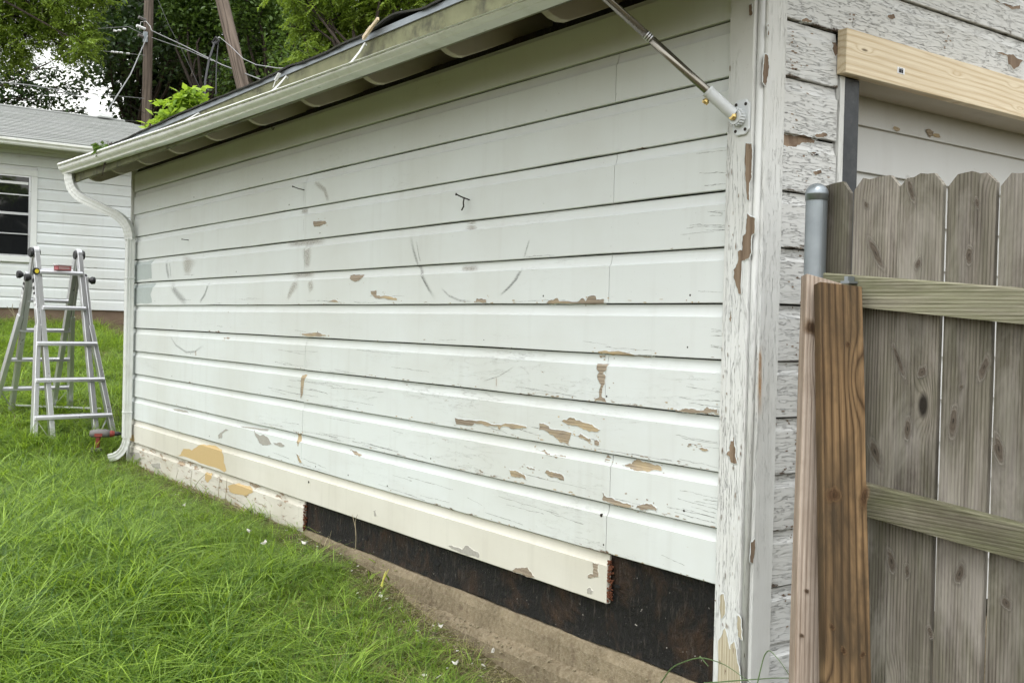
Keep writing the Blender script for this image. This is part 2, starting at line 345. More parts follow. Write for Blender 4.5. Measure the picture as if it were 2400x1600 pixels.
def glass():
    k = NM('dark_window_glass', 0.04, 0.6); k.color((0.012, 0.013, 0.014)); return k.m
M['glass'] = glass()
def screen():
    k = NM('window_screen', 0.7, 0.2); k.color((0.03, 0.032, 0.034)); return k.m
M['screen'] = screen()

# ------------------------------------------------------------------ ground
def smooth(t): t = max(0.0, min(1.0, t)); return t*t*(3-2*t)
_gy = [-30, -3, -1, 0, 1.05, 1.9, 2.5, 3.2, 5.6, 6.5, 7.1, 8.5, 13.9, 18, 30, 90]
_gz = [-0.45, -0.36, -0.33, -0.30, -0.215, -0.115, -0.045, -0.005, -0.01, 0.015, 0.11, 0.31, 1.07, 1.2, 1.3, 1.6]
def gz(x, y):
    z = float(np.interp(y, _gy, _gz))
    z += 0.025*fnoise(x*0.7, y*0.7, 3.1) * smooth((-x-0.15)/0.8) + 0.012*fnoise(x*2.3, y*2.3, 9.7)
    return z
def ground_grid(x0, x1, y0, y1, step, dz=0.0):
    nx = int((x1-x0)/step)+1; ny = int((y1-y0)/step)+1
    v = [(x0+i*(x1-x0)/(nx-1), y0+j*(y1-y0)/(ny-1)) for j in range(ny) for i in range(nx)]
    v = [(x, y, gz(x, y)+dz) for x, y in v]
    f = [(j*nx+i, j*nx+i+1, (j+1)*nx+i+1, (j+1)*nx+i) for j in range(ny-1) for i in range(nx-1)]
    return v, f
# one sheet: fine grid around the yard, coarse skirt to the horizon
xs = sorted(set([-120, -70, -40, -24, -16] + [round(-12+0.25*i, 3) for i in range(0, 73)] + [8, 12, 18, 30, 50, 80, 120]))
ys = sorted(set([-60, -30, -15, -8] + [round(-5+0.25*i, 3) for i in range(0, 85)] + [18, 22, 30, 45, 70, 110, 160]))
gv = [(x, y, gz(x, y)) for y in ys for x in xs]; nx = len(xs)
gf = [(j*nx+i, j*nx+i+1, (j+1)*nx+i+1, (j+1)*nx+i) for j in range(len(ys)-1) for i in range(nx-1)]
mk('ground', gv, gf, M['soil'], smooth=True, kind='structure', label='sloping back yard soil under the lawn grass')

# ------------------------------------------------------------------ garage
E_ = 0.184; L_ = 6.57
G = empty('garage', (0, 0, 0), label='weathered white clapboard garage with peeling paint and a missing lower board', cat='garage')
def cove(zl):
    if zl < 0.139: return 0.0
    t = min(1.0, (zl-0.139)/0.040); return 0.0125*math.sqrt(1-(1-t)**2)
PROF = [(0.0015, 0.001), (0.0, 0.003), (0.0, 0.05), (0.0, 0.10), (0.0, 0.139)] + [(cove(0.139+0.04*t), 0.139+0.04*t) for t in (0.03, 0.09, 0.18, 0.32, 0.5, 0.75, 1.0)] + [(0.0125, 0.1800)]
def siding_board(name, length, mat, parent, loc, axis='y', seed=0, prof=PROF, amp=1.0, back=0.020, height=None, step=0.10):
    """drop-siding board; local z across, local y (or x) along; face towards -x (or -y)"""
    n = max(2, int(length/step)+1); P = list(prof)
    if height: P = [(a, b) for a, b in P if b < height-0.002] + [(cove(height), height)]
    P = P + [(back, P[-1][1]), (back, P[0][1])]
    v = []; q = len(P)
    for i in range(n):
        s = length*i/(n-1); wv = 0.0011*amp*fnoise(s*1.6, seed*3.7, 1.0)+0.0004*amp*fnoise(s*9, seed*3.7, 2.0); dz = 0.0022*amp*fnoise(s*1.9, seed*5.1, 7.0)+0.0006*amp*fnoise(s*17, seed, 4.0)
        for j, (a, b) in enumerate(P):
            zz = b + (dz if j < 3 or j == q-1 else dz*0.3)
            xx = a + (wv if j < q-2 else 0)
            v.append((xx, s, zz) if axis == 'y' else (s, xx, zz))
    f = []
    for i in range(n-1):
        for j in range(q):
            k = (j+1) % q; f.append((i*q+j, i*q+k, (i+1)*q+k, (i+1)*q+j))
    f += [tuple(range(q))[::-1], tuple((n-1)*q+j for j in range(q))]
    b = MB(); b.v = v; b.f = f
    return b.build(name, mat, parent, loc=loc)
Y0 = 0.1225
# joints per course (k = 0 lowest): butt joints as in the wall
J = {0: None, 1: [3.29], 2: [0.675, 3.30], 3: [0.66, 3.293], 4: [3.28], 5: [0.70, 3.276], 6: [], 7: [0.694], 8: [3.31], 9: [0.68, 3.312], 10: [3.312], 11: [0.684], 12: []}
for k in range(13):
    mt = M['siding_cream'] if k == 1 else M['siding_low'] if k in (2, 3, 4, 5) else M['siding']
    if k == 0: segs = [(3.262, L_-0.012, M['siding_rough'])]
    elif k == 1: segs = [(0.665, L_-0.012, M['siding_cream'])]
    else:
        c = [Y0] + J[k] + [L_-0.012]; segs = [(c[i]+(0.0014 if i else 0), c[i+1]-0.0014, mt) for i in range(len(c)-1)]
    for si, (a, b, mt2) in enumerate(segs):
        o = siding_board('siding_board', b-a, mt2, G, (0.0012*fnoise(k*1.7, si), a, k*E_+0.0012*fnoise(k*2.9, si+3)), 'y', seed=k*7+si, amp=1.0 if k > 0 else 2.2, height=None if k < 12 else 0.158)
        o.rotation_euler[0] = random.uniform(-1, 1)*0.0003
        if k == 0: tag(o, label='blistered bottom siding board ending in rot')
        if k == 1: tag(o, label='cream lower siding board with a rotten broken end')
# rot at the broken board ends: splintered fibres
for (yy, zb, s) in ((0.655, 1*E_, 1), (3.252, 0, 2)):
    b = MB(); rr = random.Random(s)
    for i in range(46):
        z = zb+0.01+0.15*rr.random(); l = 0.008+0.016*rr.random(); x = 0.002+0.014*rr.random()
        b.bar((x, yy+0.012, z), (x+rr.uniform(-.002, .002), yy+0.012-l, z+rr.uniform(-.006, .006)), 0.004, 0.004+0.005*rr.random())
    b.build('rotten_end', M['rot'], G)
# tar paper over the sheathing, with a torn wavy lower edge
b = MB(); n = 140; rows = 7
for i in range(n+1):
    y = 0.02+(L_-0.03)*i/n; low = 0.022+0.012*fnoise(y*3.0, 2)+0.007*fnoise(y*14, 5)+0.004*fnoise(y*37, 6)
    for j in range(rows+1):
        t = j/rows; z = low+(2.39-low)*(t**2.2); x = 0.0235+0.0035*fnoise(y*2.2, z*5)*(1 if z < 0.6 else 0.15)-0.010*max(0, 1-(z-low)/0.05)
        b.v.append((x, y, z))
for i in range(n):
    for j in range(rows):
        a = i*(rows+1)+j; b.f.append((a, a+1, a+rows+2, a+rows+1))
b.build('tar_paper', M['felt'], G, smooth=True)
# torn holes in the felt
for (px_, py_, rw, rh) in ((858, 1260, .022, .014), (1023, 1318, .034, .017), (1180, 1396, .03, .006), (1447, 1373, .02, .008)):
    p = on(px_, py_, 0, 0.016); b = MB(); q = 14
    for i in range(q):
        a = 2*math.pi*i/q; r_ = 0.8+0.5*fnoise(a*2, px_); b.v.append((p.x, p.y+math.cos(a)*rw*r_, p.z+math.sin(a)*rh*r_))
    b.f.append(tuple(range(q))); b.build('felt_tear', M['holeblack'], G)
# foundation with a rough stepped footing
b = MB(); n = 520
fp = [(0.06, 0.018), (0.020, 0.018), (0.006, 0.010), (-0.008, -0.02), (-0.020, -0.088), (-0.044, -0.100), (-0.060, -0.125), (-0.080, -0.70), (0.06, -0.70)]
for i in range(n+1):
    y = -0.01+(L_+0.0)*i/n
    for j, (x, z) in enumerate(fp):
        a = 0.003 if 0 < j < 7 else 0
        b.v.append((x+a*fnoise(y*6, j*3.1)+a*fnoise(y*23, j*1.7)+0.0022*fnoise(y*70, j*4.7), y, z+a*1.3*fnoise(y*5, j*7.7)))
q = len(fp)
for i in range(n):
    for j in range(q-1):
        a = i*q+j; b.f.append((a, a+1, a+q+1, a+q))
b.f += [tuple(range(q)), tuple(n*q+j for j in range(q))]
b.build('foundation', M['concrete'], G, smooth=False)
MB().box(0.06, 5.0, 0.02, 0.20, -0.7, 0.0).build('foundation_front', M['concrete'], G)
# sheathing core (keeps the walls solid from every side)
c = MB(); c.box(0.028, 0.10, 0.03, L_-0.02, 0.0, 2.40); c.box(0.10, 5.6, L_-0.12, L_-0.02, 0.0, 2.40); c.box(5.5, 5.6, 0.3, L_-0.12, 0, 2.4)
c.build('wall_core', M['felt'], G)
# corner boards at the near corner
def corner_board(name, axis, lo, hi, face, back, z0, z1, mat, seed):
    n = 90; b = MB(); q = 6
    for i in range(n+1):
        z = z0+(z1-z0)*i/n; w1 = 0.0016*fnoise(z*5, seed)+0.0008*fnoise(z*23, seed+1); w2 = 0.0016*fnoise(z*5, seed+7)+0.001*fnoise(z*26, seed+9)
        for u, t in ((lo+w1, back), (lo+w1, face+0.004), (lo+0.004+w1, face+w2), (hi-0.004+w2, face+w1), (hi+w2, face+0.004), (hi+w2, back)):
            b.v.append((t, u, z) if axis == 'y' else (u, t, z))
    for i in range(n):
        for j in range(q):
            k = (j+1) % q; b.f.append((i*q+j, i*q+k, (i+1)*q+k, (i+1)*q+j))
    b.f += [tuple(range(q))[::-1], tuple(n*q+j for j in range(q))]
    return b.build(name, mat, G)
corner_board('corner_board', 'y', 0.014, 0.1205, -0.016, 0.022, -0.06, 2.395, M['post'], 1)
corner_board('corner_board', 'x', 0.010, 0.1055, -0.016, 0.022, -0.06, 3.2, M['post'], 5)
MB().tube([(0.004, 0.004, -0.06), (0.004, 0.004, 1.2), (0.004, 0.004, 2.395)], 0.0115, 10).build('corner_bead', M['post'], G, smooth=True)
# corner board at the far corner
MB().box(-0.014, 0.02, L_-0.010, L_+0.012, -0.01, 2.39).build('corner_board', M['post'], G, bevel=0.002)
MB().box(-0.014, 0.10, L_+0.0125, L_+0.030, -0.01, 2.39).build('corner_board', M['post'], G, bevel=0.002)

# gable front: short boards beside the door, long ones above the header
for k in range(0, 19):
    z = k*E_
    if k < 12: a, b_ = 0.1065, 0.388+0.004*fnoise(k*3.3)
    else:
        a, b_ = 0.1065, min(5.2, 5.2-(k-12)*0.35)
    o = siding_board('gable_board', b_-a, M['gable'], G, (a, 0.0015*fnoise(k*4.1), z+0.0016*fnoise(k*2.2, 8)), 'x', seed=90+k, amp=2.0, step=0.06 if k < 12 else 0.1)
    o.rotation_euler[1] = random.uniform(-1, 1)*0.004 if k < 12 else 0
gc = MB(); gc.box(0.03, 0.395, 0.021, 0.10, 0.0, 2.2); gc.prism([(0.03, 2.2), (5.3, 2.2), (5.3, 2.5), (3.0, 3.75), (0.03, 2.55)], 'y', 0.021, 0.12)
gc.build('gable_core', M['felt'], G)
# casing edge, charcoal jamb, header of fresh pine, head jamb, door
MB().box(0.394, 0.4195, -0.006, 0.05, 0.0, 2.064).build('door_casing', M['post'], G, bevel=0.002)
MB().box(0.4205, 0.506, 0.0, 0.150, 0.0, 2.064).build('door_jamb', M['jamb'], G, bevel=0.0015, label='charcoal painted door jamb')
hd = MB().box(0.376, 4.2, -0.040, -0.002, 2.066, 2.214).build('header_board', M['pine'], G, bevel=0.002, label='new unpainted pine header board over the door')
MB().box(0.50, 4.2, -0.0015, 0.149, 2.0665, 2.10).build('head_jamb', paint('head_jamb_paint', (0.52, 0.47, 0.40), 0, crack=0.2, chip=0.02, dirt=0.4), G)
sp = on(2112, 166, 1, -0.0415)
stk = MB().box(sp.x-0.021, sp.x+0.021, -0.0415, -0.0403, sp.z-0.011, sp.z+0.011).build('price_sticker', M['label'], hd, label='small white barcode sticker')
bb = MB(); x = sp.x-0.014; rr = random.Random(5)
while x < sp.x+0.013:
    wd = rr.choice([0.0006, 0.0012, 0.0018]); bb.box(x, x+wd, -0.0421, -0.0416, sp.z-0.008, sp.z+0.005); x += wd+rr.choice([0.0007, 0.0012])
bb.box(sp.x-0.012, sp.x+0.012, -0.0421, -0.0416, sp.z+0.0068, sp.z+0.0082)
bb.build('barcode', M['ink'], hd)
for k in range(0, 12):                                     # lapped door boards, 17 cm exposure
    z = 0.096+k*0.17
    v = MB().prism([(0.152, z), (0.1535, z-0.002), (0.166, z+0.171), (0.178, z+0.171), (0.178, z-0.002)], 'x', 0.507, 4.2).build('door_board', M['door'], G)
for (px_, py_, w_, h_) in ((2102, 303, .028, .010), (2180, 312, .032, .020), (2196, 317, .03, .009)):
    p = on(px_, py_, 1, 0.151); rr = random.Random(px_); b = MB(); q = 12
    for i in range(q):
        a = 2*math.pi*i/q; r_ = rr.uniform(.6, 1.1); b.v.append((p.x+math.cos(a)*w_*r_, 0.1515, p.z+math.sin(a)*h_*r_))
    b.f.append(tuple(range(q))); b.build('door_paint_scar', M['bare'], G)

# roof: rafters, sheathing, fascia, drip edge, shingles
PITCH_R = 0.465
def raf_z(x): return 2.383+PITCH_R*x
tail_prof = [(0.24, raf_z(0.24)), (0.0, raf_z(0)), (-0.10, raf_z(-0.10)), (-0.17, raf_z(-0.17)+0.002), (-0.205, 2.290), (-0.245, 2.286), (-0.28, 2.294), (-0.314, 2.312), (-0.345, 2.335), (-0.375, 2.368), (-0.378, raf_z(-0.378)+0.205), (0.24, raf_z(0.24)+0.205)]
for y in (0.06, 0.727, 1.396, 2.055, 2.72, 3.41, 4.09, 4.78, 5.45, 6.11, 6.745):
    o = MB().prism(tail_prof, 'y', y-0.020, y+0.020).build('rafter_tail', M['tail'], G, bevel=0.003)
RIDGE = 2.8
def sheath(x, t): return raf_z(x)+0.2055+t
for i in range(19):                                       # sheathing boards run along the eave; only the first few show
    x0 = -0.395+i*0.18; x1 = x0+0.178
    if x0 > RIDGE: break
    MB().prism([(x0, sheath(x0, 0)), (x1, sheath(x1, 0)), (x1, sheath(x1, 0.019)), (x0, sheath(x0, 0.019))], 'y', -0.35, 6.93).build('roof_sheathing_board', M['eave'], G)
MB().prism([(RIDGE, sheath(RIDGE, 0.02)), (5.9, sheath(RIDGE, 0)-PITCH_R*(5.9-RIDGE)), (5.9, sheath(RIDGE, 0.02)-PITCH_R*(5.9-RIDGE)), (RIDGE, sheath(RIDGE, 0.045))], 'y', -0.35, 6.93).build('far_roof_slope', M['shingle_g'], G)
MB().box(-0.398, -0.380, -0.35, 6.93, 2.272, 2.414).build('fascia', M['fascia'], G, bevel=0.002)
dp = [(-0.4005, 2.416), (-0.4045, 2.416), (-0.4040, 2.443), (-0.30, 2.443+0.104*PITCH_R), (-0.30, 2.440+0.104*PITCH_R), (-0.4005, 2.440)]
MB().prism(dp, 'y', -0.35, 6.93).build('drip_edge', M['galv'], G)
# shingle courses; the first course is ragged and lifts off the drip edge
def shingle_course(x, seed, ragged):
    b = MB(); n = 150 if ragged else 40; th = 0.008
    for i in range(n+1):
        y = -0.36+7.30*i/n
        lift = 0.0; ext = 0.0
        if ragged:
            lift = 0.012+0.022*max(0, fnoise(y*1.7, 3.0))+0.006*fnoise(y*7, 1.0)
            lift += 0.035*math.exp(-((y-1.62)/0.16)**2)+0.016*math.exp(-((y-0.9)/0.5)**2)+0.012*math.exp(-((y-4.2)/0.9)**2)
            ext = 0.010*fnoise(y*11, 8.0)+0.006*fnoise(y*31, 2.0)
        for dx, up in ((0.0, lift), (0.06, lift*0.55), (0.20, 0.004)):
            xx = x+dx-(ext if dx == 0 else 0); zz = sheath(xx, 0.026)+up
            b.v.append((xx, y, zz)); b.v.append((xx, y, zz+th))
    for i in range(n):
        a = i*6; c = a+6
        b.f += [(a, c, c+1, a+1), (a, a+2, c+2, c), (a+2, a+4, c+4, c+2), (a+1, c+1, c+3, a+3), (a+3, c+3, c+5, a+5), (a+4, a+5, c+5, c+4)]
    return b.build('shingle_course', M['shingle_g'], G)
for i in range(23): shingle_course(-0.418+i*0.14, i, i == 0)
# K-style gutter, sloping towards the near end, with hangers
def gut_z(y): return float(np.interp(y, [-0.4, 0.62, 1.4, 2.34, 4.15, 6.99], [2.272, 2.282, 2.296, 2.311, 2.355, 2.433]))
def gut_b(y): return float(np.interp(y, [-0.4, 0.48, 1.5, 2.5, 3.7, 4.4, 6.99], [2.266, 2.268, 2.268, 2.272, 2.284, 2.290, 2.345]))
gp = [(-0.4015, 0.02), (-0.4015, -0.088), (-0.462, -0.088), (-0.464, -0.078), (-0.470, -0.070), (-0.481, -0.060), (-0.489, -0.048), (-0.492, -0.036), (-0.492, -0.024), (-0.499, -0.018), (-0.503, -0.013), (-0.496, -0.001), (-0.490, 0.000), (-0.487, -0.004),
      (-0.4885, -0.014), (-0.4885, -0.036), (-0.485, -0.048), (-0.478, -0.058), (-0.467, -0.068), (-0.460, -0.078), (-0.459, -0.0850), (-0.4045, -0.0850), (-0.4045, 0.02)]
def gut_pt(y, x, z):
    zt, zb = gut_z(y), gut_b(y)
    return (x+0.0012*fnoise(y*1.5, 4), y, zb+(zt-zb)*(1+z/0.088)+0.002*fnoise(y*1.1, 9))
b = MB(); n = 60; q = len(gp)
for i in range(n+1):
    y = -0.38+7.35*i/n
    for x, z in gp: b.v.append(gut_pt(y, x, z))
for i in range(n):
    for j in range(q):
        k = (j+1) % q; b.f.append((i*q+j, i*q+k, (i+1)*q+k, (i+1)*q+j))
b.f += [tuple(range(q))[::-1], tuple(n*q+j for j in range(q))]
GU = b.build('gutter', M['gutter'], G)
for y in (-0.382, 6.971):
    cp = [(gut_pt(y, x, min(z, 0.0))[0], gut_pt(y, x, min(z, 0.0))[2]) for x, z in gp[:13]]
    MB().prism(cp, 'y', y-0.001, y+0.001).build('end_cap', M['gutter'], GU)
for y in (0.55, 1.84, 2.66, 3.9, 5.2, 6.4):
    zz = gut_z(y); MB().tube([(-0.398, y+0.03, 2.40), (-0.41, y+0.026, 2.405), (-0.44, y+0.014, (zz+2.40)/2+0.01), (-0.487, y, zz+0.002), (-0.495, y, zz-0.002)], 0.0042, 6).build('gutter_hanger', M['trim'], GU)
mb_v = []; mb_f = []; mb_t = []
for i in range(121):
    y = -0.37+7.32*i/120
    for j in range(5):
        z = -0.0215-0.0135*j/4; p_ = gut_pt(y, -0.4935, z); mb_v.append(p_); mb_t.append((0.9, 1.0, 0.8, 0.4, 0.0)[j])
for i in range(120):
    for j in range(4): a = i*5+j; mb_f.append((a, a+1, a+6, a+5))
mbo = mk('mildew_band', mb_v, mb_f, decal('mildew', (0.09, 0.08, 0.045), 0.8, (60, 34, 60)), GU)
ca_ = mbo.data.color_attributes.new('tint', 'FLOAT_COLOR', 'POINT'); ca_.data.foreach_set('color', [q_ for t_ in mb_t for q_ in (t_, t_, t_, 1)])
# downspout with two elbows and a kick-out
def rect_path(pts, w, d, side, corr=True, name='x', mat=None, parent=None, ribs=None):
    """rectangular corrugated tube along pts; `side` is the constant width direction"""
    b = MB(); side = Vector(side).normalized(); pts = [Vector(p) for p in pts]
    prof = []
    for (u0, v0, u1, v1) in ((-1, -1, 1, -1), (1, -1, 1, 1), (1, 1, -1, 1), (-1, 1, -1, -1)):
        m = 7
        for i in range(m):
            t = i/m; u = u0+(u1-u0)*t; v = v0+(v1-v0)*t; inn = 0.0
            if corr and i in (2, 3, 5): inn = 0.07
            prof.append((u*(1-(inn if u0 == u1 else 0)), v*(1-(inn if v0 == v1 else 0))))
    q = len(prof)
    for i, p in enumerate(pts):
        d_ = (pts[min(i+1, len(pts)-1)]-pts[max(i-1, 0)]).normalized(); n_ = d_.cross(side).normalized()
        k_ = 1.0 if not ribs else (1.0-0.05*(i % 2))
        for u, v in prof: b.v.append(tuple(p+side*u*w/2*k_+n_*v*d/2*k_))
    for i in range(len(pts)-1):
        for j in range(q): k = (j+1) % q; b.f.append((i*q+j, i*q+k, (i+1)*q+k, (i+1)*q+j))
    return b.build(name, mat, parent)
def bez(p0, p1, p2, n): return [((1-t)**2)*Vector(p0)+2*t*(1-t)*Vector(p1)+t*t*Vector(p2) for t in [i/n for i in range(n+1)]]
yD = 6.47
DS = empty('downspout'); DS.parent = G
o0 = Vector((-0.435, 6.83, 2.335)); 
e1 = bez(o0, (-0.435, 6.83, 2.185), (-0.33, 6.73, 2.125), 15)
e2s = Vector((-0.155, 6.565, 2.02)); e2 = bez(e2s, (-0.052, yD, 1.955), (-0.052, yD, 1.81), 14)
sdv = (0.7, -0.72, 0)
sdir = Vector((e2s.x-e1[-1].x, e2s.y-e1[-1].y, 0)); sdv = Vector((sdir.y, -sdir.x, 0)).normalized()
rect_path(e1, 0.062, 0.070, sdv, name='elbow', mat=M['spout'], parent=DS, ribs=True)
rect_path([e1[-1], e1[-1].lerp(e2s, 0.5), e2s], 0.058, 0.066, sdv, name='offset_pipe', mat=M['spout'], parent=DS)
rect_path(e2, 0.062, 0.070, sdv, name='elbow', mat=M['spout'], parent=DS, ribs=True)
rect_path([(-0.052, yD, 1.82), (-0.052, yD, 1.2), (-0.052, yD, 0.22)], 0.070, 0.056, (0, 1, 0), name='pipe', mat=M['spout'], parent=DS)
rect_path(bez((-0.052, yD, 0.235), (-0.055, yD+0.01, 0.075), (-0.175, yD+0.06, 0.055), 11), 0.072, 0.060, (0.3, 0.95, 0), name='kick_out_elbow', mat=M['spout'], parent=DS, ribs=True)
for z in (1.50, 0.42): MB().box(-0.083, -0.018, yD-0.038, yD+0.038, z, z+0.012).build('strap', M['spout'], DS, bevel=0.002)

# ---- wear with shapes of its own: peeled paint, filler, primer, scuffs
def zone(ox, oy, s): return lambda pts: [(ox+x/s, oy+y/s) for x, y in pts]
Za, Zb, Zc, Zd = zone(1000, 600, 2.936), zone(900, 1066, 2.936), zone(300, 900, 2.936), zone(300, 400, 2.936)
Ze, Zp, Zq, Zr, Z3 = zone(600, 400, 3.36), zone(1650, 500, 3.92), zone(1300, 750, 3.92), zone(1600, 350, 2.936), zone(1400, 0, 3.92)
def jag(poly, amp, rr, depth=3):
    P = [Vector((p[0], p[1])) for p in poly]
    for d in range(depth):
        Q = []
        for i, a in enumerate(P):
            c = P[(i+1) % len(P)]; m = (a+c)/2; l = (c-a).length
            n = Vector((-(c-a).y, (c-a).x)); n = n.normalized() if n.length > 0 else n
            Q += [a, m+n*rr.uniform(-1, 1)*min(amp, l*0.17)]
        P = Q; amp *= 0.6
    return P
def wear(name, pts, plane, mat, off=0.0009, amp=0.006, rim=None, seed=0, drape=True):
    """irregular thin patch lying on a wall face: plane = ('A', x) or ('B', y)"""
    ax = 0 if plane[0] == 'A' else 1; rr = random.Random(seed+int(pts[0][0]*7))
    W = [on(x, y, ax, plane[1]) for x, y in pts]
    P = jag([(p[1-ax], p[2]) for p in W], amp, rr, 2 if len(pts) > 9 else 3)
    from mathutils.geometry import tessellate_polygon
    tri = tessellate_polygon([[Vector((p.x, p.y, 0)) for p in P]])
    bm = bmesh.new(); vs_ = [bm.verts.new((p.x, p.y, 0)) for p in P]
    for t_ in tri:
        try: bm.faces.new([vs_[q_] for q_ in t_])
        except ValueError: pass
    if drape:
        z0_, z1_ = min(p.y for p in P), max(p.y for p in P)
        for kk in range(int(z0_//E_), int(z1_//E_)+1):
            for zc in (0.001, 0.139, 0.1402, 0.1426, 0.1462, 0.1518, 0.159, 0.169, 0.179, 0.1835):
                zl = kk*E_+zc
                if z0_ < zl < z1_: bmesh.ops.bisect_plane(bm, geom=bm.verts[:]+bm.edges[:]+bm.faces[:], plane_co=(0, zl, 0), plane_no=(0, 1, 0))
    def depth(z): return cove(z % E_) if drape else 0.0
    v = []
    for q in bm.verts:
        u, z = q.co.x, q.co.y; t = plane[1]-off+depth(z)
        v.append((t, u, z) if ax == 0 else (u, t, z))
    bm.verts.index_update(); fc = [[w.index for w in g.verts] for g in bm.faces]; bm.free()
    o = mk(name, v, fc, mat, G)
    if rim:                                                 # curled lip of old paint around the patch
        n = len(P); rv = []; ar = sum(P[q_-1].x*P[q_].y-P[q_].x*P[q_-1].y for q_ in range(n)); sg = 1 if ar > 0 else -1
        for i, p in enumerate(P):
            a, d = P[i-1], P[(i+1) % n]; t = (d-a); nn = Vector((t.y, -t.x))*sg; nn = nn.normalized() if nn.length > 0 else nn
            h = rr.uniform(0.0006, 0.0020)
            for (e, hh) in ((-0.0003, h), (0.0026, 0.0)):
                u, z = p+nn*e; tt = plane[1]-off-hh+0.0005+depth(z); rv.append((tt, u, z) if ax == 0 else (u, tt, z))
        rf = [(2*i, 2*((i+1) % n), 2*((i+1) % n)+1, 2*i+1) for i in range(n)]
        if plane == ('A', 0.0) and P[0].y < 0.372: rim = M['lip_cream']
        mk('paint_lip', rv, rf, rim, o)
    return o
PA = [Za([(335, 318), (345, 290), (410, 298), (412, 320)]),
      Za([(825, 322), (860, 300), (905, 290), (915, 310), (1035, 315), (1075, 288), (1095, 310), (1110, 280), (1165, 275), (1170, 300), (1222, 295), (1222, 328), (900, 325)]),
      Za([(1180, 655), (1340, 655), (1440, 680), (1560, 684), (1520, 697), (1300, 680), (1185, 672)]), Za([(1172, 678), (1215, 680), (1215, 700), (1180, 698)]),
      Za([(1170, 740), (1250, 742), (1235, 790), (1212, 810), (1235, 825), (1228, 880), (1212, 905), (1206, 965), (1240, 1005), (1155, 1000), (1188, 970), (1190, 920), (1200, 880), (1175, 830), (1190, 800), (1170, 770)]),
      Za([(1705, 1050), (1780, 1045), (1890, 1062), (1930, 1035), (2003, 1050), (2000, 1082), (1900, 1078), (1760, 1070)]),
      Za([(195, 1110), (205, 1155), (300, 1165), (330, 1150), (400, 1165), (490, 1170), (500, 1195), (530, 1170), (600, 1190), (690, 1185), (690, 1172), (560, 1152), (500, 1158), (400, 1135), (290, 1125)]),
      Za([(930, 1132), (990, 1108), (1030, 1128), (1120, 1152), (1195, 1192), (1185, 1202), (1110, 1200), (1000, 1165)]),
      Za([(775, 1150), (840, 1165), (850, 1185), (1000, 1215), (980, 1292), (930, 1285), (870, 1232), (775, 1195)]),
      Za([(1040, 1235), (1075, 1228), (1130, 1255), (1135, 1275), (1110, 1275), (1060, 1250)]), Za([(1155, 1262), (1190, 1275), (1188, 1300), (1155, 1290)]),
      Za([(760, 1330), (800, 1330), (820, 1350), (900, 1370), (955, 1380), (950, 1390), (890, 1390), (840, 1370)]), Za([(1230, 1365), (1258, 1390), (1245, 1418), (1213, 1412)]),
      Za([(1335, 1440), (1395, 1430), (1410, 1405), (1490, 1415), (1600, 1450), (1605, 1478), (1500, 1480), (1400, 1465)]),
      Za([(565, 1468), (600, 1475), (680, 1510), (685, 1535), (620, 1520), (580, 1510)]), Za([(685, 1445), (745, 1460), (745, 1472), (700, 1462)]),
      Za([(815, 1490), (825, 1470), (860, 1480), (945, 1515), (945, 1545), (880, 1520)]), Za([(1800, 1290), (1825, 1290), (1825, 1302), (1803, 1302)]), Za([(1880, 1325), (1900, 1313), (1940, 1330), (1930, 1340)]),
      Zb([(1505, 250), (1540, 290), (1600, 310), (1700, 340), (1705, 358), (1600, 345), (1505, 310)]), Zb([(1735, 360), (1760, 342), (1835, 335), (1880, 365), (1878, 390), (1800, 375)]),
      Zb([(1440, 735), (1480, 740), (1478, 835), (1405, 845), (1405, 825), (1440, 820)]), Zb([(880, 790), (950, 770), (990, 770), (1020, 815), (1050, 845), (980, 835), (900, 810)]),
      Zd([(1192, 1405), (1225, 1405), (1212, 1470), (1206, 1530), (1194, 1563), (1188, 1563), (1190, 1480)]), Zc([(1155, 340), (1180, 335), (1185, 365), (1190, 390), (1170, 430), (1160, 390)]), Zc([(1520, 445), (1560, 460), (1610, 495), (1570, 490)]),
      Zc([(1155, 475), (1175, 490), (1205, 540), (1180, 540)]),
      Zd([(1275, 350), (1360, 345), (1370, 360), (1330, 378), (1280, 382)]), Zd([(1520, 718), (1620, 715), (1600, 750), (1570, 765), (1535, 755)]),
      Zd([(1670, 830), (1710, 820), (1712, 855), (1740, 865), (1830, 875), (1855, 882), (1850, 892), (1740, 880), (1690, 865)]), Zd([(1370, 902), (1430, 888), (1470, 902)]),
      Zd([(1195, 1120), (1310, 1112), (1370, 1135), (1330, 1140), (1200, 1130)]), Zd([(650, 1148), (695, 1148), (685, 1158), (655, 1157)])]
for i, p in enumerate(PA): wear('bare_patch', p, ('A', 0.0), M['bare'], seed=i, rim=M['lip'])
for i, p in enumerate([Zc([(865, 315), (900, 345), (935, 345), (975, 385), (990, 410), (930, 420), (905, 405), (880, 360)]), Zc([(1000, 400), (1050, 400), (1080, 420), (1070, 430), (1010, 415)]),
                       Zc([(620, 350), (670, 310), (690, 315), (650, 340), (650, 370), (625, 375)]), Zb([(445, 620), (540, 650), (560, 622), (600, 640), (655, 675), (655, 705), (560, 680), (480, 645)]),
                       Zb([(1400, 920), (1420, 910), (1440, 935), (1425, 955), (1400, 945)]), Zc([(1690, 870), (1705, 862), (1714, 905), (1700, 910)]), Zc([(10, 470), (80, 470), (95, 520), (40, 530)]), Zc([(160, 545), (220, 540), (230, 580), (170, 570)]),
                       Zc([(760, 285), (960, 310), (950, 322), (800, 300)]), Zc([(300, 170), (400, 185), (420, 200), (320, 180)])]):
    wear('primer_scar', p, ('A', 0.0), M['bare_grey'], seed=60+i, rim=M['lip'])
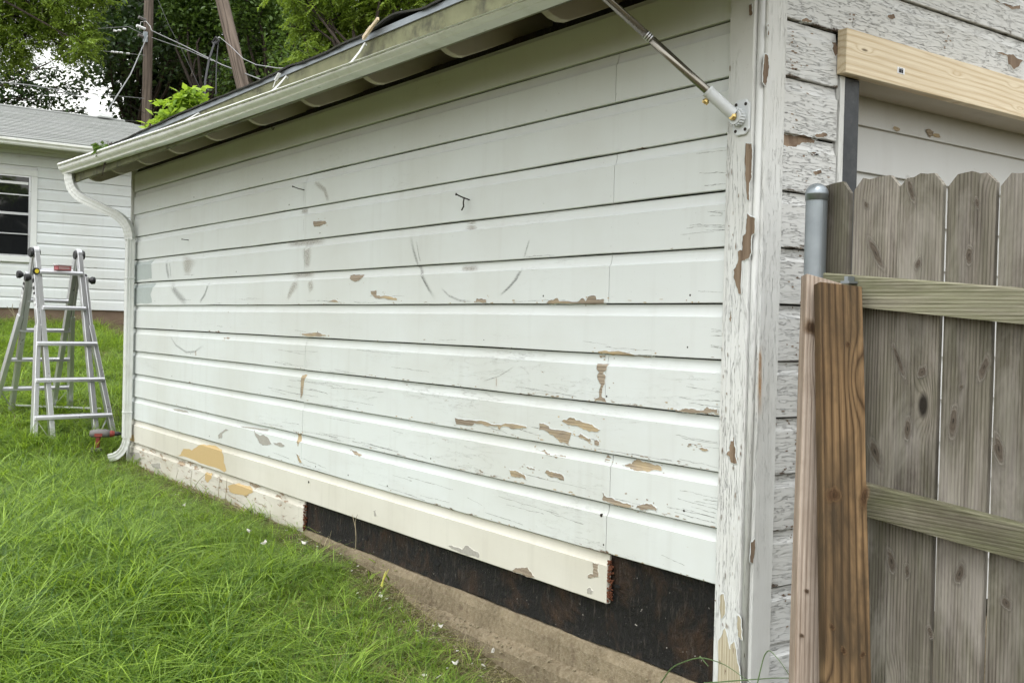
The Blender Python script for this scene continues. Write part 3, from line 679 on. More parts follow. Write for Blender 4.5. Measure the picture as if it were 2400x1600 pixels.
wear('filler_patch', Zc([(330, 490), (365, 480), (380, 445), (440, 455), (500, 415), (570, 420), (640, 450), (655, 480), (660, 540), (678, 590), (660, 602), (550, 560), (440, 515)]), ('A', 0.0), M['filler'], off=0.0012, amp=0.008)
wear('filler_patch', Zc([(535, 605), (570, 610), (578, 640), (550, 675), (530, 650)]), ('A', 0.0), M['filler'], off=0.0014)
wear('filler_patch', Zc([(690, 700), (760, 680), (830, 700), (865, 740), (820, 765), (740, 755), (700, 735)]), ('A', 0.0), M['filler'], off=0.0022)
wear('filler_patch', Zc([(15, 350), (40, 345), (48, 390), (15, 385)]), ('A', 0.0), M['filler'], off=0.0014)
wear('primer_patch', Zd([(36, 632), (180, 604), (160, 640), (165, 742), (34, 764)]), ('A', 0.0), M['primer'], off=0.0013, amp=0.010)
wear('primer_patch', Zd([(32, 792), (185, 772), (155, 850), (165, 908), (32, 920)]), ('A', 0.0), M['primer'], off=0.0013, amp=0.010)
for i, p in enumerate([Zp([(400, 0), (475, 45), (470, 190), (445, 200), (440, 360), (400, 420), (355, 440), (345, 740), (320, 735), (275, 590), (275, 520), (310, 460), (315, 350), (355, 340), (360, 210), (385, 190), (395, 80)]),
                       Zp([(258, 870), (262, 960), (245, 1010), (235, 970)]), Zq([(1620, 1110), (1655, 1095), (1668, 1180), (1680, 1320), (1630, 1310), (1610, 1250), (1580, 1225), (1610, 1200)]),
                       Zr([(437, -40), (478, -40), (478, 150), (468, 220), (462, 350), (445, 340), (432, 170)]), Z3([(1395, 45), (1425, 35), (1430, 140), (1415, 150), (1395, 145)])]):
    wear('bare_patch', p, ('A', -0.016), M['bare_post'], off=0.0022, seed=30+i, drape=False, amp=0.004, rim=M['lip'])
for i, p in enumerate([Z3([(1530, 505), (1560, 510), (1568, 640), (1540, 790), (1512, 760), (1520, 600)]), Z3([(1555, 230), (1570, 225), (1572, 320), (1560, 330)]),
                       zone(1600, 1066, 2.936)([(465, 600), (490, 575), (495, 640), (480, 740), (460, 735)])]):
    wear('bare_patch', p, ('B', -0.016), M['bare_post'], off=0.0022, seed=40+i, drape=False, amp=0.004, rim=M['lip'])
M['bare_foot'] = wood('bare_yellowed_foot', (0.36, 0.30, 0.19), (0.66, 0.60, 0.46), 2, knots=0.0, greyvar=0.5, bump=0.7, ring=90, warp=5, rdepth=0.3)
for i, p in enumerate([[(1684, 1500), (1700, 1470), (1712, 1520), (1722, 1500), (1733, 1560), (1740, 1640), (1682, 1640)], [(1688, 1395), (1697, 1390), (1700, 1440), (1690, 1450)], [(1730, 1440), (1738, 1450), (1740, 1500), (1731, 1490)]]):
    wear('bare_patch', p, ('A', -0.016), M['bare_foot'], off=0.0020, seed=90+i, drape=False, amp=0.005, rim=M['lip'])
zg, zh = zone(1800, 0, 3.92), zone(1600, 350, 2.936)
for i, p in enumerate([zg([(125, 1210), (300, 1240), (460, 1285), (440, 1315), (330, 1310), (240, 1350), (125, 1320)]), zg([(300, 185), (350, 165), (400, 185), (395, 212), (330, 205)]), zg([(600, 375), (645, 380), (640, 500), (615, 520), (585, 450)]),
                       zg([(365, 1395), (440, 1410), (470, 1440), (420, 1435)]), zg([(1090, 150), (1150, 130), (1165, 170), (1120, 180)]), zg([(2100, 480), (2250, 500), (2340, 560), (2260, 640), (2200, 600), (2190, 520)]), zg([(2060, 0), (2130, 30), (2240, 60), (2310, 50), (2310, 85), (2220, 80)]),
                       zg([(420, 1240), (500, 1215), (545, 1245), (500, 1265)]), zh([(860, 20), (930, 30), (935, 50), (880, 40)]), zh([(880, 150), (950, 140), (960, 165), (900, 170)])]):
    wear('bare_patch', p, ('B', 0.0), M['bare_post'], off=0.0015, seed=70+i, amp=0.006, rim=M['lip'])

# many small flaked spots: clusters round the big patches, along lower board edges, over the gable and the post
def chiplets(name, spots, ax, plane, mat, drape):
    b = MB(); r = random.Random(len(spots))
    for (u, z, w_, h_) in spots:
        n = r.randint(5, 8); ring_ = []
        for i in range(n):
            a = 6.283*i/n+r.uniform(-.25, .25); q = r.uniform(.55, 1.15); uu, zz = u+math.cos(a)*w_*q, z+math.sin(a)*h_*q; t = plane-0.0008+(cove(zz % E_) if drape else 0)
            ring_.append((t, uu, zz) if ax == 0 else (uu, t, zz))
        b.add(ring_, [tuple(range(n))])
    o = mk(name, b.v, b.f, mat, G, kind='stuff'); return o
cr_ = random.Random(8); sp1 = []
for p in PA:
    W_ = [on(x, y, 0, 0.0) for x, y in p]; u0, u1, v0, v1 = min(q.y for q in W_), max(q.y for q in W_), min(q.z for q in W_), max(q.z for q in W_)
    for _ in range(5): sp1.append((cr_.uniform(u0-0.05, u1+0.05), cr_.uniform(v0-0.012, v1+0.012), cr_.uniform(.002, .009), cr_.uniform(.0012, .004)))
for _ in range(170):
    k_ = cr_.choice([2, 3, 3, 4, 4, 5, 5, 6, 7]); sp1.append((abs(cr_.gauss(0, 1.9))+0.14, k_*E_+0.003+abs(cr_.gauss(0, 0.006)), cr_.uniform(.003, .016), cr_.uniform(.0012, .0035)))
sp1 = [q for q in sp1 if 0.13 < q[0] < 6.4 and q[1] > 0.372]
chiplets('small_flaked_spots', sp1, 0, 0.0, M['bare'], True)
sp2 = []
for _ in range(46):
    cu, cz = cr_.uniform(0.12, 2.2)**1.0, cr_.uniform(0.2, 2.9)
    if cz < 2.2: cu = cr_.uniform(0.12, 0.37)
    for _q in range(cr_.randint(3, 12)): sp2.append((cu+cr_.gauss(0, 0.028), cz+cr_.gauss(0, 0.022), cr_.uniform(.002, .010), cr_.uniform(.0012, .0045)))
sp2 = [q for q in sp2 if q[0] > 0.112 and (q[0] < 0.378 or q[1] > 2.222)]
chiplets('small_flaked_spots', sp2, 1, 0.0, M['bare_post'], True)
sp3 = [(cr_.uniform(0.020, 0.115), cr_.uniform(0.0, 2.38), cr_.uniform(.0008, .0028), cr_.uniform(.003, .016)) for _ in range(55)]
chiplets('small_flaked_spots', sp3, 0, -0.0185, M['bare_post'], False)
# scuffs, smears and a rust streak as thin soft stains
M['scuff'] = decal('grey_scuff', (0.14, 0.135, 0.13), 0.6); M['scuffd'] = decal('dark_scuff', (0.07, 0.07, 0.07), 0.75)
M['smear'] = decal('brown_dirt', (0.20, 0.14, 0.09), 0.62); M['smudge'] = decal('grey_dirt', (0.31, 0.25, 0.19), 0.62); M['ruststain'] = decal('rust_stain', (0.46, 0.22, 0.05), 0.9, (120, 120, 14))
def stain(name, pts, width, mat, plane=('A', 0.0), ends=True, drape=True):
    ax = 0 if plane[0] == 'A' else 1; W = [on(x, y, ax, plane[1]) for x, y in pts]; C = [Vector((p[1-ax], p[2])) for p in W]
    D = []
    for i in range(len(C)-1):
        for t in range(5): D.append(C[i].lerp(C[i+1], t/5))
    D.append(C[-1]); n = len(D); v = []; f = []; tint = []
    for i, p in enumerate(D):
        t = D[min(i+1, n-1)]-D[max(i-1, 0)]; nn = Vector((-t.y, t.x)).normalized()
        wd = width[0]+(width[1]-width[0])*i/(n-1) if isinstance(width, tuple) else width
        e = min(1.0, 1.5*math.sin(math.pi*i/(n-1))) if ends else 1.0
        for j in range(7):
            a = j/3-1; u, z = p+nn*a*wd/2; x = plane[1]-0.0006+(cove(z % E_) if drape else 0)
            v.append((x, u, z) if ax == 0 else (u, x, z)); tint.append((1-a*a)**1.6*e)
    for i in range(n-1):
        for j in range(6): a = i*7+j; f.append((a, a+1, a+8, a+7))
    o = mk(name, v, f, mat, G); ca = o.data.color_attributes.new('tint', 'FLOAT_COLOR', 'POINT')
    ca.data.foreach_set('color', [q for t in tint for q in (t, t, t, 1)])
    return o
for pts, wd, mt in [(Ze([(1218, 500), (1240, 620), (1275, 740), (1310, 830), (1360, 930), (1415, 1010)]), 0.016, 'scuff'), (Ze([(1290, 810), (1330, 880), (1375, 960)]), 0.012, 'scuffd'), (Ze([(2098, 762), (2050, 850), (1990, 920), (1920, 985)]), (0.026, 0.012), 'scuffd'),
                    (Ze([(1455, 920), (1520, 985), (1600, 1020), (1700, 1032)]), 0.008, 'scuff'), (Ze([(1262, 540), (1285, 680), (1297, 720)]), 0.006, 'scuff'), (Ze([(2155, 540), (2110, 690)]), 0.008, 'scuff'),
                    (Zd([(262, 610), (268, 680), (285, 750)]), 0.034, 'scuff'), (Zd([(285, 612), (297, 745)]), 0.012, 'scuff'), (Zd([(290, 780), (340, 850), (405, 912)]), 0.045, 'scuff'), (Zd([(558, 765), (530, 850), (492, 908)]), 0.030, 'scuffd'),
                    (Zd([(285, 1130), (330, 1200), (400, 1248), (460, 1245), (520, 1200)]), 0.012, 'scuff'), (Za([(385, 862), (500, 825), (605, 758)]), 0.006, 'scuffd'), (Ze([(380, 70), (378, 150), (374, 280)]), 0.004, 'scuffd'), (Ze([(380, 300), (372, 510)]), 0.003, 'scuff'),
                    (Ze([(230, 582), (380, 565), (540, 552)]), 0.032, 'smear'), (Ze([(270, 826), (360, 820), (450, 815)]), 0.030, 'smear'), (Ze([(340, 322), (400, 312)]), 0.028, 'smear'), (Ze([(395, 580), (405, 690), (400, 770)]), (0.12, 0.06), 'smudge'), (Ze([(330, 860), (280, 940), (245, 1015)]), (0.07, 0.03), 'smudge'),
                    (Ze([(420, 860), (440, 950)]), 0.06, 'smudge'), (Ze([(1690, 320), (1680, 500), (1680, 690)]), (0.02, 0.16), 'smudge'), (Ze([(1610, 440), (1740, 430)]), 0.03, 'smear'), (Ze([(1600, 772), (1740, 765)]), 0.022, 'smear'), (Zd([(415, 590), (410, 650), (405, 720)]), (0.30, 0.10), 'smudge'),
                    (Ze([(450, 80), (540, 150), (575, 250)]), 0.03, 'smudge'), (Za([(480, 830), (480, 900)]), 0.010, 'ruststain'), (Zd([(466, 1235), (468, 1275)]), 0.03, 'ruststain')]:
    if mt == 'scuff': wd = tuple(q_*1.7 for q_ in wd) if isinstance(wd, tuple) else wd*1.7
    if mt in ('smudge', 'smear'): wd = tuple(q_*1.35 for q_ in wd) if isinstance(wd, tuple) else wd*1.35
    stain('wall_stain', pts, wd, M[mt])
M['hair'] = decal('hairline_crack', (0.10, 0.09, 0.08), 1.3, (30, 60, 300))
def hairline(y, z, l, rise, w=0.0032, seed=0):
    n = 14; v = []; f = []; tt = []
    for i in range(n+1):
        t = i/n; yy = y+l*t; zz = z+rise*t+0.004*fnoise(yy*18, seed)+0.0025*fnoise(yy*55, seed+3)
        for j in range(3):
            z2 = zz+(j-1)*w/2*(0.3+abs(fnoise(yy*30, seed+7))*1.4); v.append((cove(z2 % E_)-0.0007, yy, z2)); tt.append((0.0, 1.0, 0.0)[j]*min(1, 6*t, 6*(1-t)) if 0 else (1.0 if j == 1 else 0.25))
    for i in range(n):
        for j in range(2): a = i*3+j; f.append((a, a+1, a+4, a+3))
    o = mk('hairline_crack', v, f, M['hair'], G); ca = o.data.color_attributes.new('tint', 'FLOAT_COLOR', 'POINT'); ca.data.foreach_set('color', [q_ for t_ in tt for q_ in (t_, t_, t_, 1)])
hr = random.Random(55)
for i in range(34):      # splits running in from the near ends of the boards
    k_ = hr.randint(2, 9); hairline(Y0+hr.uniform(0, 0.02), k_*E_+hr.uniform(0.012, 0.13), hr.uniform(0.05, 0.22), hr.uniform(-0.004, 0.012), 0.003, i)
for i in range(60):      # crazing on the lower courses
    k_ = hr.choice([2, 2, 3, 3, 4, 4, 5]); l_ = hr.uniform(0.08, 0.5); hairline(hr.uniform(0.2, 3.6), k_*E_+hr.choice([hr.uniform(0.006, 0.03), hr.uniform(0.02, 0.135)]), l_, hr.uniform(-0.012, 0.02), 0.0034, 100+i)
for i in range(16):
    k_ = hr.choice([6, 7, 8]); hairline(hr.uniform(0.3, 5.5), k_*E_+hr.uniform(0.006, 0.04), hr.uniform(0.1, 0.35), hr.uniform(-0.006, 0.01), 0.003, 200+i)
for k_ in range(2, 12):  # filled nail heads over the studs
    for s_ in range(15):
        y_ = 0.28+0.406*s_+hr.uniform(-0.012, 0.012); z_ = k_*E_+0.030+hr.uniform(-0.006, 0.006)
        if y_ > 6.3 or hr.random() < 0.45: continue
        MB().tube([(0.003, y_, z_), (-0.0006, y_, z_), (-0.0011, y_, z_)], [0.0042, 0.0042, 0.0028], 7).build('nail_head', M['lip'] if hr.random() < 0.8 else M['rust'], G)
stain('rust_streak', Zq([(1890, 240), (1888, 340), (1886, 470), (1884, 640), (1880, 900)]), (0.016, 0.030), M['ruststain'], ('B', -0.0185), drape=False)
stain('rust_streak', Zq([(1889, 300), (1888, 380), (1886, 470)]), 0.012, M['ruststain'], ('B', -0.0188), drape=False)

# ------------------------------------------------------------------ small things fixed to the garage
def nail(px_, py_, l, lab, droop=0.3, ypull=0.0):
    p = on(px_, py_, 0, 0.0); d = Vector((-1, ypull, -0.0)).normalized(); e = p+d*l+Vector((0, 0, l*droop))
    r = empty('nail', (0, 0, 0), label=lab, cat='nail')
    MB().tube([p-d*0.012, p+d*l*0.5+Vector((0, 0, l*droop*0.4)), e], 0.0026, 6).build('shank', M['rust'], r)
    MB().tube([e, e+d*0.003], 0.0055, 8).build('head', M['rust'], r)
nail(713, 446, 0.065, 'rusty nail sticking out of the wall above the brown smear', 0.25, 0.2)
nail(442, 563, 0.045, 'small nail in the wall above the far hose-reel scuffs', 0.1, 0.2)
r = empty('bent_nail', label='twisted black nail hook above the large circular scuff', cat='nail')
p = on(1101, 470, 0, 0.0)
MB().tube([p+Vector((0.01, 0, 0)), p+Vector((-0.04, 0.004, 0.012)), p+Vector((-0.062, 0.012, 0.022))], 0.003, 6).build('shank', M['rust'], r)
MB().tube([p+Vector((-0.062, 0.012, 0.022)), p+Vector((-0.066, 0.013, 0.023))], 0.006, 8).build('head', M['rust'], r)
MB().tube([p+Vector((-0.03, 0, 0.008)), p+Vector((-0.036, -0.004, -0.012)), p+Vector((-0.03, 0.002, -0.028)), p+Vector((-0.034, 0.012, -0.045))], 0.0034, 6).build('wire_twist', M['rust'], r)
for (px_, py_, lab) in ((724, 1129, 'dark nail head in the cream board above the blistered board end'), (1410, 1207, 'dark nail head low on the wall above the rotten board end')):
    p = on(px_, py_, 0, 0.0); MB().tube([p+Vector((0.004, 0, 0)), p+Vector((-0.0025, 0, 0))], 0.0065, 9).build('roofing_nail', M['rust'], None, label=lab, cat='nail')
hk = on(640, 296, 0, -0.13)
pts = [hk+Vector((0, 0, 0.035))]+[hk+Vector((0.0, 0.016*math.sin(a), 0.0+0.016*math.cos(a)-0.004)) for a in np.linspace(0.2, 4.4, 12)]
MB().tube(pts, 0.0022, 6).build('wire_hook', M['rust'], None, label='small black wire hook hanging under the eave', cat='hook')

# flagpole bracket and pole
FB = empty('flagpole_bracket', label='white cast flagpole bracket screwed to the corner board', cat='bracket')
pc = Vector((-0.016, 0.053, 1.876))
oc = [(-0.034, -0.040), (-0.018, -0.056), (0.018, -0.056), (0.034, -0.040), (0.034, 0.040), (0.018, 0.056), (-0.018, 0.056), (-0.034, 0.040)]
MB().prism([(pc.y+a, pc.z+b_) for a, b_ in oc], 'x', pc.x-0.010, pc.x-0.001).build('mounting_plate', M['cast'], FB, bevel=0.002)
for a, b_ in ((-0.020, 0.040), (0.020, 0.042), (-0.020, -0.040), (0.020, -0.042)):
    MB().tube([(pc.x-0.0095, pc.y+a, pc.z+b_), (pc.x-0.0115, pc.y+a, pc.z+b_)], 0.0055, 10).build('screw', M['rust'], FB)
PD = Vector((-0.64, 0.36, 0.60)).normalized()
hub = Vector((pc.x-0.028, pc.y+0.004, pc.z+0.0))
MB().tube([hub+Vector((0.020, 0, 0)), hub+Vector((0.010, 0, 0)), hub-Vector((0.008, 0, 0))], [0.026, 0.026, 0.024], 20).build('ratchet_hub', M['cast'], FB)
gr = MB()
for i in range(18):
    a = 2*math.pi*i/18; q = hub+Vector((0.002, math.cos(a)*0.0265, math.sin(a)*0.0265)); gr.bar(q+Vector((0.010, 0, 0)), q-Vector((0.006, 0, 0)), 0.005, 0.005)
gr.build('ratchet_teeth', M['cast'], FB)
MB().tube([hub-Vector((0.008, 0, 0)), hub-Vector((0.016, 0, 0)), hub-Vector((0.024, 0, 0))], [0.012, 0.014, 0.010], 7).build('wing_screw', M['brass'], FB)
s0 = hub+PD*0.012; s1 = hub+PD*0.125
MB().tube([s0, s0.lerp(s1, 0.9), s1-PD*0.006, s1], [0.0195, 0.0195, 0.021, 0.021], 22).build('socket', M['cast'], FB, smooth=False)
th = s0.lerp(s1, 0.86)+Vector((-0.005, 0.012, -0.020)).normalized()*0.018; td = Vector((-0.2, 0.5, -0.85)).normalized()
MB().tube([th, th+td*0.010, th+td*0.018], [0.006, 0.012, 0.009], 7).build('thumb_screw', M['brass'], FB)
FP = empty('flagpole', label='polished steel flagpole angled out from the corner bracket', cat='flagpole')
j = s1+PD*0.235
MB().tube([s0+PD*0.02, s1, j], 0.0135, 20).build('lower_section', M['steel'], FP, smooth=True)
for i in range(3): MB().tube([j+PD*(0.004+0.008*i), j+PD*(0.008+0.008*i)], 0.0148, 18).build('joint_ring', M['alu'], FP)
MB().tube([j+PD*0.001, j+PD*1.25], 0.0128, 20).build('upper_section', M['steel'], FP, smooth=True)
MB().tube([j+PD*1.25, j+PD*1.27, j+PD*1.29], [0.013, 0.019, 0.006], 12).build('finial', M['brass'], FP)

# loose stick wedged under the lifted shingles
sa, sb = atd(851, 88, 0), None
p0 = on(852, 90, 0, -0.425); p1 = on(886, 44, 0, -0.445)
MB().bar(p0, p0.lerp(p1, 0.55)+Vector((0, 0.002, 0.001)), 0.012, 0.016).bar(p0.lerp(p1, 0.55), p1, 0.010, 0.012).build('wood_splinter', M['pine'], None, label='pale splintered wood stick wedged under the lifted shingle edge', cat='stick')
p0 = on(640, 205, 0, -0.46); p1 = on(655, 172, 0, -0.44)
MB().bar(p0, p0.lerp(p1, .5)+Vector((0, .01, 0)), 0.014, 0.003).bar(p0.lerp(p1, .5)+Vector((0, .01, 0)), p1, 0.02, 0.003).build('torn_flap', M['label'], None, label='torn white strip standing up at the gutter edge', cat='strip')

# ------------------------------------------------------------------ fence with metal post, leaning planks
FE = empty('fence', (0.09, -0.2, -0.33), label='grey weathered dog-ear picket fence with mossy rails and a steel end post', cat='fence')
fo = Vector(FE.location)
def fpart(mb, name, mat, **kw):
    o = mb.build(name, mat, FE, **kw); o.data.transform(Matrix.Translation(-fo)); return o
edges = [(-0.150, -0.283, 1.652), (-0.2915, -0.444, 1.656), (-0.4475, -0.588, 1.648), (-0.5975, -0.737, 1.640), (-0.7495, -0.893, 1.628), (-0.899, -1.041, 1.618), (-1.048, -1.190, 1.606), (-1.197, -1.338, 1.597), (-1.345, -1.486, 1.585)]
for i, (ya, yb, zt) in enumerate(edges):
    b = MB(); n = 26; zb = -0.30; ear = 0.032; rr = random.Random(i); tl = rr.uniform(-0.004, 0.004); xo = 0.002*rr.random()
    prof = []
    for k in range(n+1): t = k/n; prof.append((ya+tl*t+0.0016*fnoise(t*9, i), zb+(zt-ear-zb)*t))
    top = [(ya+(yb-ya)*t+tl, zt+0.006*fnoise(t*5, i*3)+(rr.uniform(-.004, .006))) for t in (0.2, 0.35, 0.5, 0.66, 0.8)]
    right = [(yb+tl*(1-k/n)+0.0016*fnoise(k/n*9, i+40), zt-ear+(zb-(zt-ear))*k/n) for k in range(n+1)]
    pr = prof+top+right
    fpart(MB().prism(pr, 'x', 0.090+xo, 0.106+xo), 'picket', M['picket'])
for i, (ya, yb, zt) in enumerate(edges):
    for zr in (1.335, 0.735):
        for fy in (0.25, 0.75):
            yy = ya+(yb-ya)*fy; zz = zr+(yy+0.208)*0.088+(0.012 if fy > .5 else -0.008)
            fpart(MB().tube([(0.1005, yy, zz), (0.0875, yy, zz)], 0.0035, 6), 'nail', M['rust'])
    rr2 = random.Random(i+60)
    fpart(MB().tube([(0.092, ya+(yb-ya)*0.4, rr2.uniform(0.9, 1.2)), (0.0885, ya+(yb-ya)*0.4, rr2.uniform(0.9, 1.2))], 0.0032, 6), 'nail', M['rust']) if 0 else None
# rails fall gently towards the camera
for zt, zb2, y0_, y1_ in ((1.381, 1.289, -0.150, -1.50), (0.780, 0.688, -0.150, -1.50)):
    sl = 0.088; hh = 0.0; b = MB(); n = 14
    for i in range(n+1):
        y = y0_+(y1_-y0_)*i/n; dz = (y-(-0.208))*sl
        w1 = 0.0015*fnoise(y*6, zt)
        for x, z in ((0.052+w1, zb2+dz), (0.0885, zb2+dz), (0.0885, zt+dz), (0.056+w1, zt+dz+0.001), (0.052+w1, zt+dz-0.004)): b.v.append((x, y, z))
    for i in range(n):
        for k in range(5): a = i*5+k; c_ = i*5+(k+1) % 5; b.f.append((a, c_, c_+5, a+5))
    b.f += [(0, 1, 2, 3, 4), tuple(n*5+k for k in range(5))]
    fpart(b, 'rail', M['rail'])
pcx, pcy = 0.052, -0.190
fpart(MB().tube([(pcx, pcy, -0.5), (pcx, pcy, 0.5), (pcx, pcy, 1.618)], 0.0325, 28), 'post', M['galv'], smooth=False)
dome = [(pcx, pcy, 1.600), (pcx, pcy, 1.618), (pcx, pcy, 1.6185)]+[(pcx, pcy, 1.6185+0.034*math.sin(a)) for a in np.linspace(0.05, 1.45, 7)]
dr = [0.0345, 0.0345, 0.0350]+[0.0350*math.cos(a) for a in np.linspace(0.05, 1.45, 7)]
po = FE.children[-1]
cp = MB().tube(dome, dr, 26).build('post_cap', M['galv'], po); cp.data.transform(Matrix.Translation(-fo))
for f_ in cp.data.polygons: f_.use_smooth = True
fpart(MB().box(0.02, 0.05, -0.335, -0.322, 1.352, 1.366), 'bracket_bolt', M['galv'])
fpart(MB().box(0.012, 0.052, -0.345, -0.315, 1.345, 1.352), 'rail_bracket', M['galv'])

def knotmat(name, core, ringc, halo):
    k = NM(name, 0.8, 0.15); at = k.t.nodes.new('ShaderNodeAttribute'); at.attribute_name = 'tint'
    v = k.math('ADD', k.n('SeparateColor', 0, Color=at.outputs['Color']), k.math('MULTIPLY', k.math('SUBTRACT', k.noise(k.coord((1, 1, 1)), 70.0, 3, 0.6), 0.5), 0.22))
    rg = k.math('ABSOLUTE', k.math('SINE', k.math('MULTIPLY', v, 16.0)))
    c = k.mix(k.ramp(v, 0.45, 0.62), k.mix(k.math('MULTIPLY', rg, 0.5), halo, ringc), k.mix(k.math('MULTIPLY', rg, 0.7), core, ringc))
    c = k.mix(k.ramp(v, 0.86, 0.96), c, tuple(x*0.3 for x in core)); k.color(c)
    k.put(k.b.inputs['Alpha'], k.math('MULTIPLY', k.ramp(v, 0.12, 0.62), 0.82)); k.bump(rg, 0.6, 0.002); return k.m
M['knot'] = knotmat('picket_knot', (0.13, 0.108, 0.085), (0.085, 0.07, 0.055), (0.315, 0.29, 0.25))
M['knot_plank'] = knotmat('plank_knot', (0.085, 0.048, 0.024), (0.045, 0.026, 0.014), (0.20, 0.125, 0.065))
def knot(parent, o3, eu, ev, hw, hh, mat):
    n, m = 24, 6; v = [tuple(o3)]; t = [1.0]; f = []; ph_ = hw*997.0+hh*313.0+o3[2]*41.0
    for j in range(1, m+1):
        for i in range(n):
            a = 6.283*i/n; q = j/m; e_ = q*(1+0.28*math.sin(a*2+ph_)+0.30*fnoise(math.cos(a)*1.6, math.sin(a)*1.6, ph_)); v.append(tuple(Vector(o3)+Vector(eu)*math.cos(a)*hw*e_+Vector(ev)*math.sin(a)*hh*e_)); t.append(1-q)
    for i in range(n): f.append((0, 1+i, 1+(i+1) % n))
    for j in range(m-1):
        for i in range(n): a = 1+j*n+i; b_ = 1+j*n+(i+1) % n; f.append((a, b_, b_+n, a+n))
    o = mk('knot', v, f, mat, parent); ca = o.data.color_attributes.new('tint', 'FLOAT_COLOR', 'POINT'); ca.data.foreach_set('color', [q_ for t_ in t for q_ in (t_, t_, t_, 1)]); return o
for (px_, py_, w_, h_, an) in ((2105, 842, .016, .05, .45), (2161, 871, .017, .026, -.2), (2306, 861, .022, .036, -.2), (2253, 906, .008, .009, 0), (2127, 1005, .018, .036, .1), (2234, 986, .024, .044, 0), (2051, 1059, .018, .062, .5), (2341, 1053, .02, .05, .4), (2151, 619, .013, .02, 0), (2271, 599, .02, .026, .1), (2052, 592, .02, .055, .6), (2135, 445, .016, .034, .4), (2089, 1315, .018, .045, .45), (2126, 1337, .014, .022, 0), (2249, 1344, .022, .032, 0), (2358, 1412, .018, .024, 0), (2290, 475, .012, .016, 0), (2030, 480, .010, .016, 0), (2180, 1480, .014, .020, 0)):
    p_ = on(px_, py_, 0, 0.0888); eu = Vector((0, -math.cos(an), math.sin(an))); ev_ = Vector((0, math.sin(an), math.cos(an)))
    kk = knot(FE, p_-fo, eu, ev_, w_*1.15, h_*1.35, M['knot'])
def plank(name, mat, top_px, bot_px, dt, db, wid, thick, ang, lab, seed, cut=0.0, knots=()):
    """plank leaning on the fence post; ang turns its face in plan"""
    T = atd(*top_px, dt); B = atd(*bot_px, db); ax = (T-B).normalized()
    t = (gz(B.x, B.y)-0.02-B.z)/ax.z; F = B+ax*t
    u = Vector((math.cos(ang), -math.sin(ang), 0)); u = (u-ax*u.dot(ax)).normalized(); nrm = ax.cross(u).normalized()
    Lg = (T-F).length; n = 40; b = MB()
    for i in range(n+1):
        s = Lg*i/n; a = 0.0014*fnoise(s*3, seed); c_ = 0.0014*fnoise(s*3, seed+5)
        for (uu, vv) in ((-0.5, -0.5), (0.5, -0.5), (0.5, 0.5), (-0.5, 0.5)):
            end = (cut*(uu+0.5) if i == n else 0)
            q = (uu*wid+(a if uu < 0 else c_), vv*thick+0.002*fnoise(s*2, seed+9), s-end); b.v.append(q)
    for i in range(n):
        for k in range(4): p_ = i*4+k; r_ = i*4+(k+1) % 4; b.f.append((p_, r_, r_+4, p_+4))
    b.f += [(3, 2, 1, 0), (n*4, n*4+1, n*4+2, n*4+3)]
    o = b.build(name, mat, None, bevel=0.0025, label=lab, cat='plank')
    m = Matrix((u, nrm, ax)).transposed().to_4x4(); m.translation = F; o.matrix_world = m
    for (ku, ks_, kw, kh) in knots: knot(o, (ku*wid, -thick/2-0.0035, Lg-ks_), (1, 0, 0), (0, 0, 1), kw, kh, M['knot_plank'])
    return o
plank('leaning_plank', M['plank'], (1964, 669), (1981, 1600), 3.06, 2.84, 0.136, 0.036, 0.38, 'dark brown grooved plank leaning in front of the fence post', 3, knots=((-0.28, 0.60, .030, .045), (0.42, 0.60, .022, .045), (0.12, 0.175, .010, .014), (0.30, 1.02, .012, .012), (-0.12, 1.01, .013, .018), (-0.36, 0.95, .012, .014)))
plank('leaning_plank', M['plank2'], (1934, 650), (1908, 1600), 3.12, 2.93, 0.136, 0.036, 0.42, 'paler pinkish plank with a knot standing behind the dark brown plank', 11, cut=0.02, knots=((-0.36, 0.16, .026, .04), (-0.30, 0.90, .009, .011), (-0.38, 1.02, .008, .010)))

